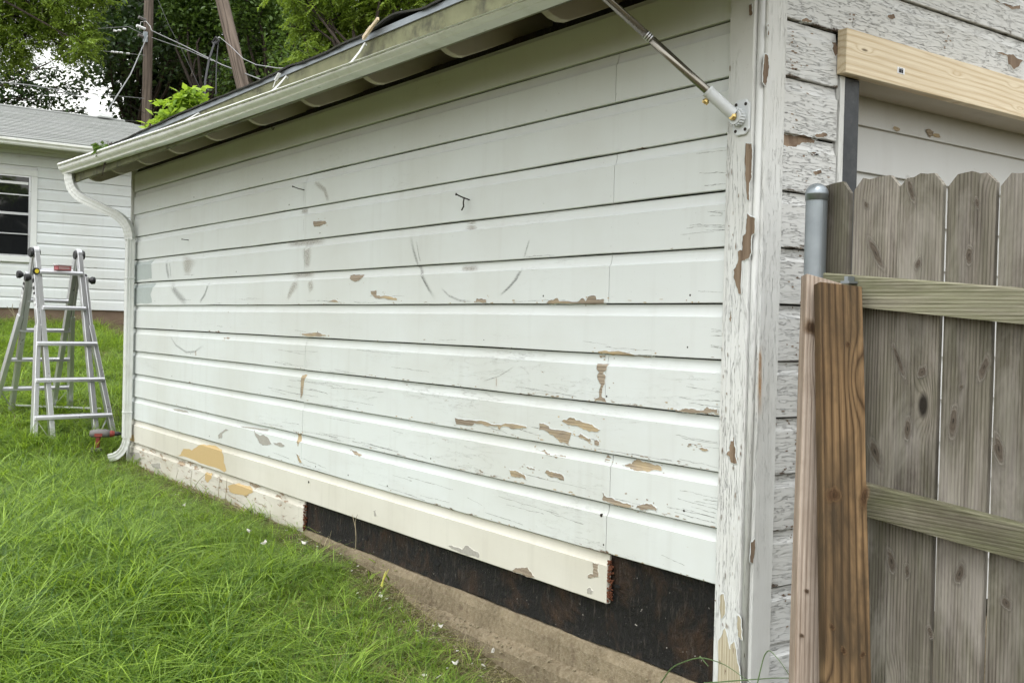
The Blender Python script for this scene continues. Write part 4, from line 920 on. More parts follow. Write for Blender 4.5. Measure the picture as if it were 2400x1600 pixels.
# ------------------------------------------------------------------ ladder
LD = empty('ladder', (-0.255, 7.24, 0.075), math.radians(7), label='silver aluminium folding ladder standing open in the grass', cat='ladder')
HY, HZ, RY, RZ = 0.50, 1.66, 1.06, 0.22     # hinge and rear-foot position in ladder space
def sec_pt(sec, x, t):                       # t = 0 at the foot, 1 at the hinge
    y0_, z0_ = (0.0, 0.0) if sec == 0 else (RY, RZ)
    return Vector((x, y0_+(HY-y0_+(-0.03 if sec == 0 else 0.03))*t, z0_+(HZ-z0_)*t))
IW = 0.185
for sec in (0, 1):
    for sgn in (-1, 1):
        MB().bar(sec_pt(sec, sgn*IW, 0.0), sec_pt(sec, sgn*IW, 0.995), 0.042, 0.055, up=(0, 1, 0.2)).build('inner_rail', M['alu'], LD, bevel=0.003)
        fl = [sec_pt(sec, sgn*0.345, 0.0), sec_pt(sec, sgn*0.225, 0.62)]
        MB().bar(fl[0], fl[1], 0.040, 0.066, up=(0, 1, 0.2)).build('outer_rail', M['alu'], LD, bevel=0.003)
        MB().bar(fl[1], sec_pt(sec, sgn*0.219, 0.88), 0.026, 0.062, up=(0, 1, 0.2)).build('outer_rail_sleeve', M['alu'], LD, bevel=0.003)
        a = fl[0]+Vector((0, 0, -0.005)); MB().bar(a, a+(fl[1]-fl[0]).normalized()*0.03, 0.032, 0.068, up=(0, 1, 0.2)).build('foot', M['grey'], LD)
        kp = sec_pt(sec, sgn*0.25, 0.865)
        MB().tube([kp, kp+Vector((sgn*0.025, 0, 0)), kp+Vector((sgn*0.05, 0, 0))], [0.018, 0.034, 0.032], 10).build('lock_knob', M['black'], LD)
        st = MB().bar(sec_pt(sec, sgn*0.2335, 0.64)+Vector((0, -0.0 if sec else 0, 0)), sec_pt(sec, sgn*0.2335, 0.86), 0.002, 0.045, up=(0, 1, 0.2)).build('side_label', M['black'], LD)
        wk = MB()
        for i in range(6):
            q = sec_pt(sec, sgn*0.2355, 0.67+0.03*i); wk.bar(q, sec_pt(sec, sgn*0.2355, 0.682+0.03*i+0.006*(i % 2)), 0.002, 0.020+0.008*(i % 3), up=(0, 1, 0.2))
        wk.build('label_print', M['label'], st)
    for i in range(5):
        t = (0.155+0.186*i); wd = IW if i > 2 else 0.345+(0.225-0.345)*t/0.62+0.012
        a = sec_pt(sec, -wd, t); c_ = sec_pt(sec, wd, t); dy = -0.012 if sec == 0 else 0.012
        R_ = MB().prism([(-0.040, -0.020), (-0.040, 0.002), (-0.024, 0.016), (0.026, 0.016), (0.036, 0.006), (0.032, -0.020)], 'x', -wd, wd).build('rung', M['alu'], LD, bevel=0.002)
        R_.location = (0, a.y+dy, a.z)
        tr = MB()
        for q in (-0.018, -0.006, 0.006, 0.018): tr.box(-wd+0.03, wd-0.03, q-0.002, q+0.002, 0.016, 0.0185)
        tr.build('tread_rib', M['alu'], R_)
    b = MB().bar(sec_pt(sec, -0.30, 0.14), sec_pt(sec, -0.19, 0.03), 0.012, 0.004); b.build('brace', M['alu'], LD)
    b = MB().bar(sec_pt(sec, 0.30, 0.14), sec_pt(sec, 0.19, 0.03), 0.012, 0.004); b.build('brace', M['alu'], LD)
for sgn in (-1, 1):
    hb = Vector((sgn*IW, HY, HZ))
    MB().tube([hb-Vector((0.022, 0, 0)), hb-Vector((0.018, 0, 0)), hb+Vector((0.018, 0, 0)), hb+Vector((0.022, 0, 0))], [0.048, 0.056, 0.056, 0.048], 22).build('hinge', M['alu'], LD)
    MB().tube([hb+Vector((sgn*0.024, 0, 0)), hb+Vector((sgn*0.036, 0, 0)), hb+Vector((sgn*0.050, 0, 0))], [0.040, 0.046, 0.040], 14).build('hinge_knob', M['black'], LD)
    MB().tube([hb-Vector((sgn*0.024, 0, 0)), hb-Vector((sgn*0.034, 0, 0))], [0.042, 0.036], 14).build('hinge_cap', M['black'], LD)
    MB().bar(hb+Vector((0, -0.06, -0.14)), hb, 0.02, 0.06, up=(0, 1, 0)).bar(hb+Vector((0, 0.06, -0.14)), hb, 0.02, 0.06, up=(0, 1, 0)).build('hinge_arm', M['alu'], LD)
ky = sec_pt(0, -0.215, 0.90); MB().tube([ky+Vector((0, -0.032, 0)), ky+Vector((0, -0.045, 0))], 0.030, 12).build('latch_cover', M['black'], LD)
MB().tube([ky+Vector((0.004, -0.045, 0)), ky+Vector((0.004, -0.048, 0))], 0.018, 12).build('latch_ring', M['yellow'], LD)
# faded red box lying on the top rung
lm = Matrix.Translation(LD.location) @ Matrix.Rotation(LD.rotation_euler[2], 4, 'Z')
tp = sec_pt(0, 0.02, 0.155+0.186*4)
PB = MB().box(-0.065, 0.065, -0.03, 0.035, 0.0195, 0.072).build('small_box', M['pinkbox'], None, label='small faded red box in clear wrap on the ladder top rung', cat='box', bevel=0.003)
PB.matrix_world = lm @ Matrix.Translation(tp+Vector((0, -0.012, 0))) @ Matrix.Rotation(0.12, 4, 'Z')
MB().box(-0.072, 0.072, -0.034, 0.038, 0.0605, 0.0745).build('wrap_edge', M['clear'], PB, bevel=0.002)
for z in (0.033, 0.045): MB().box(-0.05, 0.045, -0.0312, -0.0302, z, z+0.004).build('print_line', M['clear'], PB)

# cordless drill lying behind the downspout
dpz = Vector((-0.12, 6.80, gz(-0.12, 6.80)+0.16))
DR = empty('power_drill', dpz, math.radians(-18), label='red and grey cordless drill lying in the grass behind the downspout', cat='drill')
MB().tube([(-0.13, 0, 0), (-0.12, 0, 0), (-0.07, 0, 0.004), (0.0, 0, 0.004), (0.03, 0, 0)], [0.018, 0.030, 0.036, 0.034, 0.028], 14).build('motor_housing', M['grey'], DR, smooth=True)
MB().tube([(0.028, 0, 0), (0.045, 0, 0), (0.065, 0, 0)], [0.029, 0.027, 0.020], 14).build('nose', M['red'], DR)
MB().tube([(0.065, 0, 0), (0.095, 0, 0), (0.115, 0, 0)], [0.019, 0.017, 0.010], 12).build('chuck', M['black'], DR)
MB().tube([(-0.06, 0, -0.02), (-0.066, 0, -0.07), (-0.075, 0.0, -0.115)], [0.022, 0.019, 0.022], 12).build('grip', M['red'], DR)
MB().box(-0.118, -0.030, -0.034, 0.034, -0.15, -0.112).build('battery', M['grey'], DR, bevel=0.006)
MB().box(-0.09, -0.03, -0.0372, -0.035, -0.02, 0.006).build('side_panel', M['red'], DR)
# white strip of trim in the grass beyond the ladder
a = on(20, 1003, 1, 8.35); c_ = on(236, 1001, 1, 8.10)
a.z = gz(a.x, a.y)+0.075; c_.z = gz(c_.x, c_.y)+0.075
MB().bar(a, c_, 0.05, 0.012).build('trim_strip', M['trim'], None, label='thin white strip of trim lying in the grass behind the ladder', cat='strip')

# ------------------------------------------------------------------ neighbouring house
HYW = 14.0; EH = 0.155; HB = 1.275
H = empty('house', (2.0, HYW, 1.1), label='white clapboard house with grey shingle roof behind the ladder', cat='house')
ho = Vector(H.location)
def hp(mb, name, mat, parent=None, **kw):
    o = mb.build(name, mat, parent or H, **kw); o.data.transform(Matrix.Translation(-ho)); return o
hp(MB().box(-6.2, 4.9, HYW+0.03, HYW+0.25, 0.5, HB+0.02), 'foundation', M['house_found'])
hp(MB().box(-6.2, 4.9, HYW+0.024, HYW+5.0, HB, 3.46), 'wall_core', M['trim'])
wx1, wx0 = 0.83, -0.62; wz0 = on(60, 615, 1, HYW).z; wz1 = on(60, 398, 1, HYW).z
HP = [(0.002, 0.001), (0.0, 0.003), (0.0, 0.110), (0.003, 0.125), (0.010, 0.143), (0.0115, 0.1515)]
for k in range(15):
    z = HB+k*EH; spans = [(-6.2, 4.9)]
    if z+EH > wz0 and z < wz1: spans = [(-6.2, wx0), (wx1, 4.9)]
    for a, c_ in spans:
        o = siding_board('siding_board', c_-a, M['house'], H, (a, HYW+0.0012*fnoise(k*3.1), z+0.003*fnoise(k*1.9, 4)), 'x', seed=200+k, prof=HP, amp=2.5, step=0.16)
        o.location = Vector(o.location)-ho; o.rotation_euler[1] = random.uniform(-1, 1)*0.0006
hp(MB().box(-6.25, 5.0, HYW-0.03, HYW+0.02, 3.50, 3.62), 'frieze_board', M['trim'])
WN = empty('window', (0, 0, 0)); WN.parent = H; WN.location = -ho
tw = 0.085
for a, c_, z0_, z1_, nm in ((wx0, wx1, wz0, wz0+tw, 'sill_trim'), (wx0, wx1, wz1-tw, wz1, 'head_trim'), (wx0, wx0+tw, wz0+tw+0.001, wz1-tw-0.001, 'side_trim'), (wx1-tw, wx1, wz0+tw+0.001, wz1-tw-0.001, 'side_trim')):
    MB().box(a, c_, HYW-0.022, HYW+0.022, z0_, z1_).build(nm, M['trim'], WN, bevel=0.004)
ix0, ix1, iz0, iz1 = wx0+tw, wx1-tw, wz0+tw, wz1-tw
MB().box(ix0, ix1, HYW+0.014, HYW+0.020, iz0, iz1).build('pane', M['glass'], WN)
for z0_, h_ in ((iz0, 0.022), (iz1-0.022, 0.022), (on(60, 502, 1, HYW).z-0.016, 0.034), (on(60, 458, 1, HYW).z-0.008, 0.016), (on(60, 549, 1, HYW).z-0.008, 0.016)):
    MB().box(ix0+0.001, ix1-0.001, HYW-0.004, HYW+0.012, z0_, z0_+h_).build('sash_rail', M['alu'], WN)
for x0_ in (ix0, ix1-0.026): MB().box(x0_, x0_+0.026, HYW-0.006, HYW+0.0125, iz0, iz1).build('sash_stile', M['alu'], WN)
MB().box(ix0+0.03, ix1-0.03, HYW+0.0085, HYW+0.0125, on(60, 433, 1, HYW).z, on(60, 427, 1, HYW).z).build('pale_strip', M['label'], WN)  # narrow white strip across the upper part of the window
# roof: hipped, shingle courses as real laps
ez = 3.60; pit = 0.31; ry = 16.55; rz = ez+(ry-13.55)*pit; rx = 2.75
nC = 21
for i in range(nC):
    ya = 13.55+(ry-13.55)*i/nC; yb = 13.55+(ry-13.55)*(i+1.15)/nC; za = ez+(ya-13.55)*pit; zb = ez+(yb-13.55)*pit
    xa = 5.3-(5.3-rx)*i/nC; xb = 5.3-(5.3-rx)*(i+1.15)/nC; nn_ = 70; b = MB()
    for k in range(nn_+1):
        t = k/nn_; jx = 0.004*fnoise(k*0.9, i*2.2); 
        x_a = -6.8+(xa+6.8)*t; x_b = -6.8+(xb+6.8)*t
        b.v += [(x_a, ya+jx, za+0.004), (x_a, ya+jx, za+0.020+jx), (x_b, yb, zb+0.006)]
    for k in range(nn_): a = 3*k; b.f += [(a, a+3, a+4, a+1), (a+1, a+4, a+5, a+2)]
    hp(b, 'shingle_course', M['shingle_h'])
hp(MB().add([(5.3, 13.55, ez), (rx, ry, rz), (5.3, 2*ry-13.55, ez)], [(0, 1, 2)]).add([(-6.8, 2*ry-13.55, ez), (5.3, 2*ry-13.55, ez), (rx, ry, rz), (-6.8, ry, rz)], [(0, 1, 2, 3)]), 'roof_back', M['shingle_h'])
hp(MB().tube([(-6.8, ry, rz+0.012), (rx, ry, rz+0.012)], 0.03, 6), 'ridge_cap', M['shingle_h'])
hp(MB().box(-6.8, 5.3, 13.56, HYW+0.03, ez-0.05, ez-0.03), 'soffit', M['trim'])
hg = [(13.55, ez-0.02), (13.55, ez-0.105), (13.485, ez-0.105), (13.475, ez-0.09), (13.462, ez-0.06), (13.445, ez-0.05), (13.443, ez-0.022), (13.45, ez-0.018), (13.47, ez-0.03), (13.47, ez-0.09), (13.54, ez-0.09), (13.54, ez-0.02)]
hp(MB().prism(hg, 'x', -6.8, 5.32), 'gutter', M['gutter'])
hp(MB().box(rx-0.46, rx-0.22, ry-0.10, ry+0.05, rz+0.02, rz+0.11), 'roof_vent', M['trim'], bevel=0.02)

# ------------------------------------------------------------------ utility poles and lines
def upole(px0, py0, px1, py1, d, r, lab, ext):
    a = atd(px0, py0, d); c_ = atd(px1, py1, d); ax = (a-c_).normalized(); base = c_-ax*((c_.z-gz(c_.x, c_.y)+0.3)/ax.z); top = a+ax*ext
    U = empty('utility_pole', base, label=lab, cat='utility pole')
    n = 14; Ls = (top-base).length
    MB().tube([(0, 0, Ls*i/n) for i in range(n+1)], [r*(1.12-0.22*i/n)*(1+0.03*fnoise(i*1.3, px0)) for i in range(n+1)], 18).build('shaft', M['pole'], U, smooth=True)
    U.rotation_mode = 'QUATERNION'; U.rotation_quaternion = Vector((0, 0, 1)).rotation_difference(ax)
    return U, base, ax
U1, b1, x1_ = upole(349, 0, 343, 300, 24, 0.105, 'upright brown utility pole carrying the service wires behind the house', 3.5)
U2, b2, x2_ = upole(520, 0, 570, 206, 20, 0.125, 'leaning grey utility pole rising behind the garage roof', 3.0)
hz = (atd(346, 78, 24)-b1).length
for i, (dz, sx) in enumerate(((0.25, -0.16), (0.05, -0.20), (-0.15, -0.16))):
    MB().tube([(-0.10, -0.10, hz+dz), (sx-0.1, -0.14, hz+dz+0.03)], 0.035, 8).build('insulator', M['label'] if i == 1 else M['grey'], U1)
MB().box(-0.14, -0.06, -0.16, -0.08, hz-0.25, hz-0.02).build('bracket', M['galv'], U1)
def line(pts, r, mat, lab, sag=0.0, cat='cable', name='service_wire'):
    P = [atd(*p) for p in pts]; Q = []
    for i in range(len(P)-1):
        for t in range(8):
            u = t/8; q = P[i].lerp(P[i+1], u); q.z -= sag*4*u*(1-u); Q.append(q)
    Q.append(P[-1])
    return MB().tube(Q, r*0.72, 5).build(name, mat, None, label=lab, cat=cat)
line([(346, 84, 23.8), (306, 175, 21.2), (236, 284, 18.6)], 0.017, M['wire'], 'pale service drop running from the upright pole down to the house roof', 0.0)
line([(355, 72, 23.8), (430, 107, 22.4), (520, 152, 20.5), (620, 190, 19.5)], 0.014, M['wire'], 'thick twisted wire from the upright pole across to the leaning pole')
line([(355, 88, 23.8), (440, 118, 22.4), (498, 143, 20.6)], 0.010, M['wire'], 'thin wire just below the twisted wire between the two poles')
line([(514, 87, 19.8), (540, 108, 18), (570, 138, 16), (600, 152, 14.5), (650, 160, 13), (700, 160, 12)], 0.008, M['wire'], 'pale drooping wire from the leaning pole to the garage roof edge', name='garage_service_wire')
line([(0, 192, 17.5), (70, 200, 18), (145, 212, 18.6), (180, 226, 19), (214, 232, 19.2)], 0.012, M['wire'], 'pale cable sagging across the sky gap over the house roof')
line([(200, 218, 23), (260, 224, 23.2), (338, 231, 23.8)], 0.010, M['wire'], 'grey wire ending low on the upright pole')
line([(262, 226, 23), (300, 246, 23.4), (340, 266, 23.8)], 0.008, M['wiredark'], 'dark wire slanting down to the foot of the upright pole')
line([(80, 268, 20), (200, 276, 20.6), (338, 286, 23.6)], 0.016, M['wiredark'], 'thick dark cable running just above the house ridge')
lw1 = line([(-40, 53, 24.5), (150, 72, 24.4), (300, 63, 24.2), (338, 82, 23.9)], 0.007, M['wire'], 'uppermost thin line from the far tree to the upright pole')
lw2 = line([(-40, 92, 24.5), (160, 112, 24.4), (262, 122, 24.2), (340, 130, 23.9)], 0.007, M['wire'], 'lower thin line with white spacers reaching the upright pole')
for lw, pp in ((lw1, ((270, 73), (280, 72), (292, 69))), (lw2, ((264, 122), (274, 123), (284, 124), (300, 126)))):
    for px_, py_ in pp:
        q = atd(px_, py_, 24.15); MB().tube([q-Vector((0.035, 0, 0)), q+Vector((0.035, 0, 0))], 0.022, 6).build('spacer', M['label'], lw)
line([(366, -10, 23), (396, 60, 22.5), (425, 115, 22), (468, 205, 21.5)], 0.007, M['wiredark'], 'thin dark guy wire slanting between the two poles')
line([(505, 95, 19.6), (490, 140, 19), (481, 190, 18.6), (480, 232, 18.2)], 0.026, M['wiredark'], 'black bundled cable hanging from the leaning pole into the lime shrub')
line([(512, 96, 19.6), (507, 150, 19.2), (506, 222, 18.8)], 0.014, M['wiredark'], 'single black cable hanging straight down beside the leaning pole')
line([(498, 100, 19.6), (506, 88, 19.5), (514, 96, 19.5), (504, 104, 19.5), (498, 100, 19.6)], 0.03, M['wiredark'], 'tangled black cable coil tied to the leaning pole')
line([(327, 70, 23.9), (330, 52, 23.9), (342, 50, 23.8), (352, 62, 23.8), (356, 74, 23.8)], 0.009, M['label'], 'white wire loop arching over the front of the upright pole')

# ------------------------------------------------------------------ vegetation
M['leaf_dark'] = leafmat('leaf_dark', (0.014, 0.030, 0.011), (0.050, 0.092, 0.026), 0.25)
M['leaf_mid'] = leafmat('leaf_mid', (0.035, 0.070, 0.014), (0.115, 0.19, 0.040), 0.34)
M['leaf_bright'] = leafmat('leaf_bright', (0.085, 0.145, 0.018), (0.25, 0.35, 0.055), 0.42)
M['leaf_lime'] = leafmat('leaf_lime', (0.14, 0.25, 0.025), (0.40, 0.55, 0.09), 0.45)
def leaf_mesh(name, mat, P, size, parent, kind, seed, droop=0.3, leaflets=0, norm=None):
    """P: Nx3 sprig points.  kind 'simple': one folded leaf per point; 'pinnate': a rachis of leaflets"""
    r = np.random.default_rng(seed); N = len(P)
    d = r.normal(size=(N, 3)); d[:, 2] = d[:, 2]*0.5-droop; d /= np.linalg.norm(d, axis=1)[:, None]
    if leaflets:
        k = leaflets; Lr = size*k*0.42*r.uniform(0.7, 1.2, N)
        base = np.repeat(P, k*2, 0); D = np.repeat(d, k*2, 0); up = np.tile([0, 0, 1.0], (len(base), 1))
        sd_ = np.cross(D, up); sd_ /= np.linalg.norm(sd_, axis=1)[:, None]+1e-6
        t = np.tile(np.repeat((np.arange(k)+0.6)/k, 2), N); sg = np.tile([1, -1.0], N*k)
        base = base+D*(t*np.repeat(Lr, k*2))[:, None]; base[:, 2] -= 0.25*size*k*0.42*t*t
        a = D*0.55+sd_*sg[:, None]*0.85; a[:, 2] -= 0.18; a += r.normal(size=a.shape)*0.12; a /= np.linalg.norm(a, axis=1)[:, None]
        tint = np.repeat(r.uniform(0, 1, N), k*2)*0.7+r.uniform(0, 0.3, len(base)); sz = size*r.uniform(0.75, 1.15, len(base)); wr = 0.17
    else:
        base = P; a = d; tint = r.uniform(0, 1, N); sz = size*r.uniform(0.6, 1.25, N); wr = 0.27
    n = len(base); ref = r.normal(size=(n, 3))*0.55; ref[:, 2] += 1.0
    s = np.cross(a, ref); s /= np.linalg.norm(s, axis=1)[:, None]+1e-6; nn = np.cross(s, a)
    m = base+a*(sz*0.45)[:, None]
    V = np.stack([base, m+s*(sz*wr)[:, None]+nn*(sz*0.05)[:, None], base+a*sz[:, None]-nn*(sz*0.10)[:, None], m-s*(sz*wr)[:, None]+nn*(sz*0.05)[:, None]], 1).reshape(-1, 3)
    me = bpy.data.meshes.new(name); me.vertices.add(len(V)); me.vertices.foreach_set('co', V.ravel())
    idx = (np.arange(n)[:, None]*4+np.array([0, 1, 2, 0, 2, 3])).ravel()
    me.loops.add(len(idx)); me.loops.foreach_set('vertex_index', idx); me.polygons.add(2*n); me.polygons.foreach_set('loop_start', np.arange(2*n)*3); me.polygons.foreach_set('loop_total', np.full(2*n, 3))
    me.update(calc_edges=True); me.materials.append(mat)
    ca = me.color_attributes.new('tint', 'FLOAT_COLOR', 'POINT'); tt = np.repeat(tint, 4); ca.data.foreach_set('color', np.stack([tt, tt, tt, np.ones_like(tt)], 1).ravel())
    o = bpy.data.objects.new(name, me); link(o, parent); return o
def clumps(centres, n, seed, shell=0.55):
    r = np.random.default_rng(seed); C = np.array([c[:3] for c in centres]); R = np.array([c[3] for c in centres]); w_ = R**2; w_ = w_/w_.sum()
    i = r.choice(len(C), n, p=w_); v = r.normal(size=(n, 3)); v /= np.linalg.norm(v, axis=1)[:, None]
    rad = R[i]*(shell+(1-shell)*r.random(n))*(1+0.25*np.sin(v[:, 0]*7+i)*np.cos(v[:, 2]*6+i*2))
    v[:, 2] *= 0.72
    return C[i]+v*rad[:, None]
def tree(name, lab, base, trunk_h, trunk_r, lean, cl, nleaf, size, mat, seed, leaflets=0, droop=0.3, group='trees beyond the yard', shell=0.35):
    r = random.Random(seed); T = empty(name, base, label=lab, cat='tree', group=group); bx_ = Vector(base)
    fork = bx_+Vector((lean[0], lean[1], trunk_h))
    tr = MB(); tr.tube([bx_-Vector((0, 0, 0.2)), bx_.lerp(fork, 0.3)+Vector((r.uniform(-.1, .1), r.uniform(-.1, .1), 0)), bx_.lerp(fork, 0.7)+Vector((r.uniform(-.15, .15), 0, 0)), fork], [trunk_r*1.35, trunk_r, trunk_r*0.85, trunk_r*0.7], 10)
    t = tr.build('trunk', M['bark'], T); t.data.transform(Matrix.Translation(-bx_))
    lb = MB()
    for c in cl:
        c3 = Vector(c[:3]); mid = fork.lerp(c3, 0.5)+Vector((r.uniform(-.4, .4), r.uniform(-.4, .4), r.uniform(-.1, .5)))
        lb.tube([fork, mid, c3], [trunk_r*0.24, trunk_r*0.12, 0.012], 6)
        for q in range(5):
            e = c3+Vector((r.uniform(-1, 1), r.uniform(-1, 1), r.uniform(-.7, .7)))*c[3]*0.85; lb.tube([mid.lerp(c3, r.uniform(.4, 1)), e], [0.014, 0.004], 4)
    l_ = lb.build('limbs', M['bark'], T); l_.data.transform(Matrix.Translation(-bx_))
    P = clumps(cl, nleaf, seed, shell)-np.array(bx_)
    leaf_mesh('crown', mat, P, size, T, 'x', seed, droop, leaflets)
    return T
def pcl(lst, d):   # clumps placed at their real distance: (px, py, extra depth, radius)
    return [(*atd(px_, py_, d+dd), rr_) for px_, py_, dd, rr_ in lst]
def gnd(px_, d): q = atd(px_, 730, d); return (q.x, q.y, gz(q.x, q.y))
rr = random.Random(3)
def fill(x0, x1, y0, y1, n, rmin, rmax, seed, dd=2.0):
    r = random.Random(seed); return [(r.uniform(x0, x1), r.uniform(y0, y1), r.uniform(-dd, dd), r.uniform(rmin, rmax)) for _ in range(n)]
# bright feathery tree over the house, open below
tree('feathery_tree', 'bright green feathery tree over the left end of the house roof', gnd(-170, 22), 6.6, 0.20, (0.3, 0, 0),
     pcl([(20, 30, 0, .8), (90, 20, .5, .8), (150, 15, 0, .75), (185, 60, 0, .55), (195, 105, -.3, .42), (120, 70, .3, .6), (60, 85, 0, .6), (20, 120, .3, .6), (170, 120, 0, .3), (40, -60, 0, 1.2), (140, -70, 0, 1.1), (-60, 40, 0, 1.1), (-60, -80, 0, 1.2), (200, -40, 0, .7), (-90, 140, 0, .8), (215, 88, 0, .25)], 22), 4200, 0.085, M['leaf_bright'], 11, leaflets=7, droop=0.5)
# thin dark foliage in the sky gap behind it
tree('dark_open_tree', 'dark open-branched tree showing white sky just above the house ridge', gnd(-120, 30), 5.2, 0.18, (0, 0, 0),
     pcl([(20, 170, 0, .75), (70, 205, 0, .8), (20, 235, 0, .8), (130, 175, .5, .55), (110, 235, 0, .8), (170, 215, 0, .55), (60, 150, 0, .6), (200, 180, 0, .5), (-40, 200, 0, 1.1), (-80, 120, 0, 1.2), (170, 262, 0, .5), (30, 268, 0, .7), (-60, 270, 0, .8), (150, 130, 0, .4)], 30), 4300, 0.15, M['leaf_dark'], 12, droop=0.2, shell=0.2)
# dark evergreen mass in the middle, leaning trunk below
tree('dark_evergreen', 'dense dark evergreen tree with leaning trunk left of the upright pole', gnd(195, 28), 4.6, 0.24, (1.3, 0.2, 0),
     pcl(fill(215, 470, -90, 150, 34, 0.75, 1.15, 21)+[(255, 175, 0, .8), (290, 215, 0, .7), (330, 190, 1, 1.0), (240, 130, 0, .6), (310, 262, 0.5, .8), (400, 170, 1, 1.0), (460, 190, 1, .9), (420, 230, 1, .9), (300, 150, 1, 1), (370, 262, 1.5, 0.9)], 28), 19000, 0.17, M['leaf_dark'], 13, droop=0.25)
tree('dark_evergreen', 'dark shaded tree filling the gap right of the upright pole', gnd(450, 31), 4.6, 0.26, (0, 0, 0),
     pcl(fill(360, 640, 20, 290, 30, 0.9, 1.3, 22), 31), 13000, 0.18, M['leaf_dark'], 23, droop=0.25)
# mid green broadleaf between the poles and behind
tree('broadleaf_tree', 'mid green broadleaf tree between the two utility poles', gnd(470, 25.5), 4.8, 0.22, (0, 0, 0),
     pcl([(450, 20, 0, .8), (490, 50, 0, .7), (470, 90, 0, .55), (430, 55, 0, .5), (440, 0, 0, .8), (480, -60, 0, 1.2), (500, 110, 0.5, .5), (455, 120, 0, .4), (560, -40, 0, 1.0), (560, 30, 1, .7)], 25.5), 11000, 0.125, M['leaf_mid'], 14, droop=0.3)
tree('broadleaf_tree', 'mid green broadleaf tree behind the leaning pole', gnd(620, 24), 4.6, 0.22, (0, 0, 0),
     pcl(fill(565, 720, -60, 190, 18, 0.6, 0.95, 31)+[(540, 190, 1, .5), (560, 215, 1, .6), (600, 200, 1, .7)], 24), 15000, 0.12, M['leaf_mid'], 15, droop=0.3)
tree('dark_evergreen', 'dark tree filling the background above the garage roof', gnd(800, 27), 4.6, 0.26, (0, 0, 0),
     pcl(fill(560, 1120, -80, 210, 30, 0.9, 1.3, 24), 27), 12000, 0.17, M['leaf_dark'], 25, droop=0.25)
tree('pinnate_tree', 'olive green tree with long pinnate leaves hanging over the garage roof', gnd(830, 15.5), 3.6, 0.18, (0, 0, 0),
     pcl([(720, 50, 0, .28), (705, 62, 0, .2), (760, 30, .3, .45), (830, 20, .3, .5), (900, 10, 0, .5), (700, 135, 0, .22), (740, 120, 0, .38), (790, 90, .4, .45), (850, 60, .4, .45), (960, -20, 0, .6), (800, -40, 0, .7), (900, -70, 0, .8), (1020, -80, 0, .8), (720, 0, 0, .4), (780, 130, .6, .4), (690, -40, 0, .4)], 15.5), 1900, 0.075, M['leaf_bright'], 16, leaflets=8, droop=0.7)
def shrub(name, lab, base, cl, n, size, mat, seed, stems, sr=0.03):
    S = empty(name, base, label=lab, cat='shrub'); b0 = Vector(base); b = MB()
    for s in stems: b.tube([(0, 0, -0.1), (Vector(s)-b0)*0.5+Vector((0.05, 0, 0.1)), Vector(s)-b0], [sr, sr*0.66, sr*0.2], 5)
    b.build('stems', M['bark'], S)
    leaf_mesh('foliage', mat, clumps(cl, n, seed, 0.3)-np.array(b0), size, S, 'x', seed, 0.35)
cl = pcl([(374, 243, 0, .05), (392, 236, 0, .06), (425, 230, 0, .12), (455, 222, 0, .13), (478, 240, 0, .10), (440, 252, 0, .17), (402, 264, 0, .15), (378, 282, 0, .12), (352, 296, 0, .07), (465, 255, .1, .17), (420, 285, .2, .2), (356, 238, 0, .03), (472, 210, 0, .05), (480, 268, .2, .14), (440, 215, 0, .06)], 11.5)
shrub('lime_shrub', 'bright lime green shrub rising behind the garage roof by the upright pole', (cl[5][0], cl[5][1], gz(cl[5][0], cl[5][1])), cl, 760, 0.105, M['leaf_lime'], 41, [c[:3] for c in cl], 0.012)
gp_ = on(240, 345, 0, -0.45); cl = [(gp_.x, gp_.y, gp_.z-0.02, .05), (gp_.x+.01, gp_.y-.06, gp_.z-0.01, .05), (gp_.x, gp_.y+.07, gp_.z+0.02, .04), (gp_.x, gp_.y-.12, gp_.z-.02, .04)]
shrub('gutter_weed', 'small green weed sprouting out of the garage gutter', (gp_.x, gp_.y, gut_z(gp_.y)-0.08), cl, 46, 0.075, M['leaf_mid'], 42, [c[:3] for c in cl], 0.003)

# ------------------------------------------------------------------ grass (geometry nodes scatter of tufts)
M['grass'] = leafmat('grass_blade', (0.021, 0.068, 0.008), (0.375, 0.54, 0.085), 0.40, 0.36)
M['straw'] = leafmat('dry_grass', (0.26, 0.24, 0.10), (0.56, 0.52, 0.30), 0.3, 0.6)
def blade(V, F, T, base, h, lean, ang, wdt, tint, nseg=4, curl=1.0):
    n0 = len(V); dx, dy = math.cos(ang), math.sin(ang); sx, sy = -dy, dx
    for i in range(nseg+1):
        t = i/nseg; r_ = lean*h*(t**1.6); z = h*(t-0.42*curl*lean*t*t); wd = wdt*(1-t**2.2)*0.5+0.0002
        for sg in (-1, 1): V.append((base[0]+dx*r_+sx*wd*sg, base[1]+dy*r_+sy*wd*sg, base[2]+z)); T.append(tint)
    for i in range(nseg): a = n0+2*i; F.append((a, a+1, a+3, a+2))
def tuft(name, seed, n, hmin, hmax, rad, mat, wide=0.0038, bias=None, lean=(0.4, 1.25)):
    r = random.Random(seed); V, F, T = [], [], []
    for i in range(n):
        a = r.uniform(0, 6.283); q = rad*math.sqrt(r.random()); dirn = (bias+r.gauss(0, 0.75)) if bias is not None else a+r.gauss(0, 0.9)
        blade(V, F, T, (q*math.cos(a), q*math.sin(a), -0.01), r.uniform(hmin, hmax), r.uniform(*lean), dirn, wide*r.uniform(0.6, 1.5), r.random()**1.35)
    me = bpy.data.meshes.new(name); me.from_pydata(V, [], F); me.materials.append(mat)
    ca = me.color_attributes.new('tint', 'FLOAT_COLOR', 'POINT'); ca.data.foreach_set('color', [q for t in T for q in (t, t, t, 1)])
    return bpy.data.objects.new(name, me)
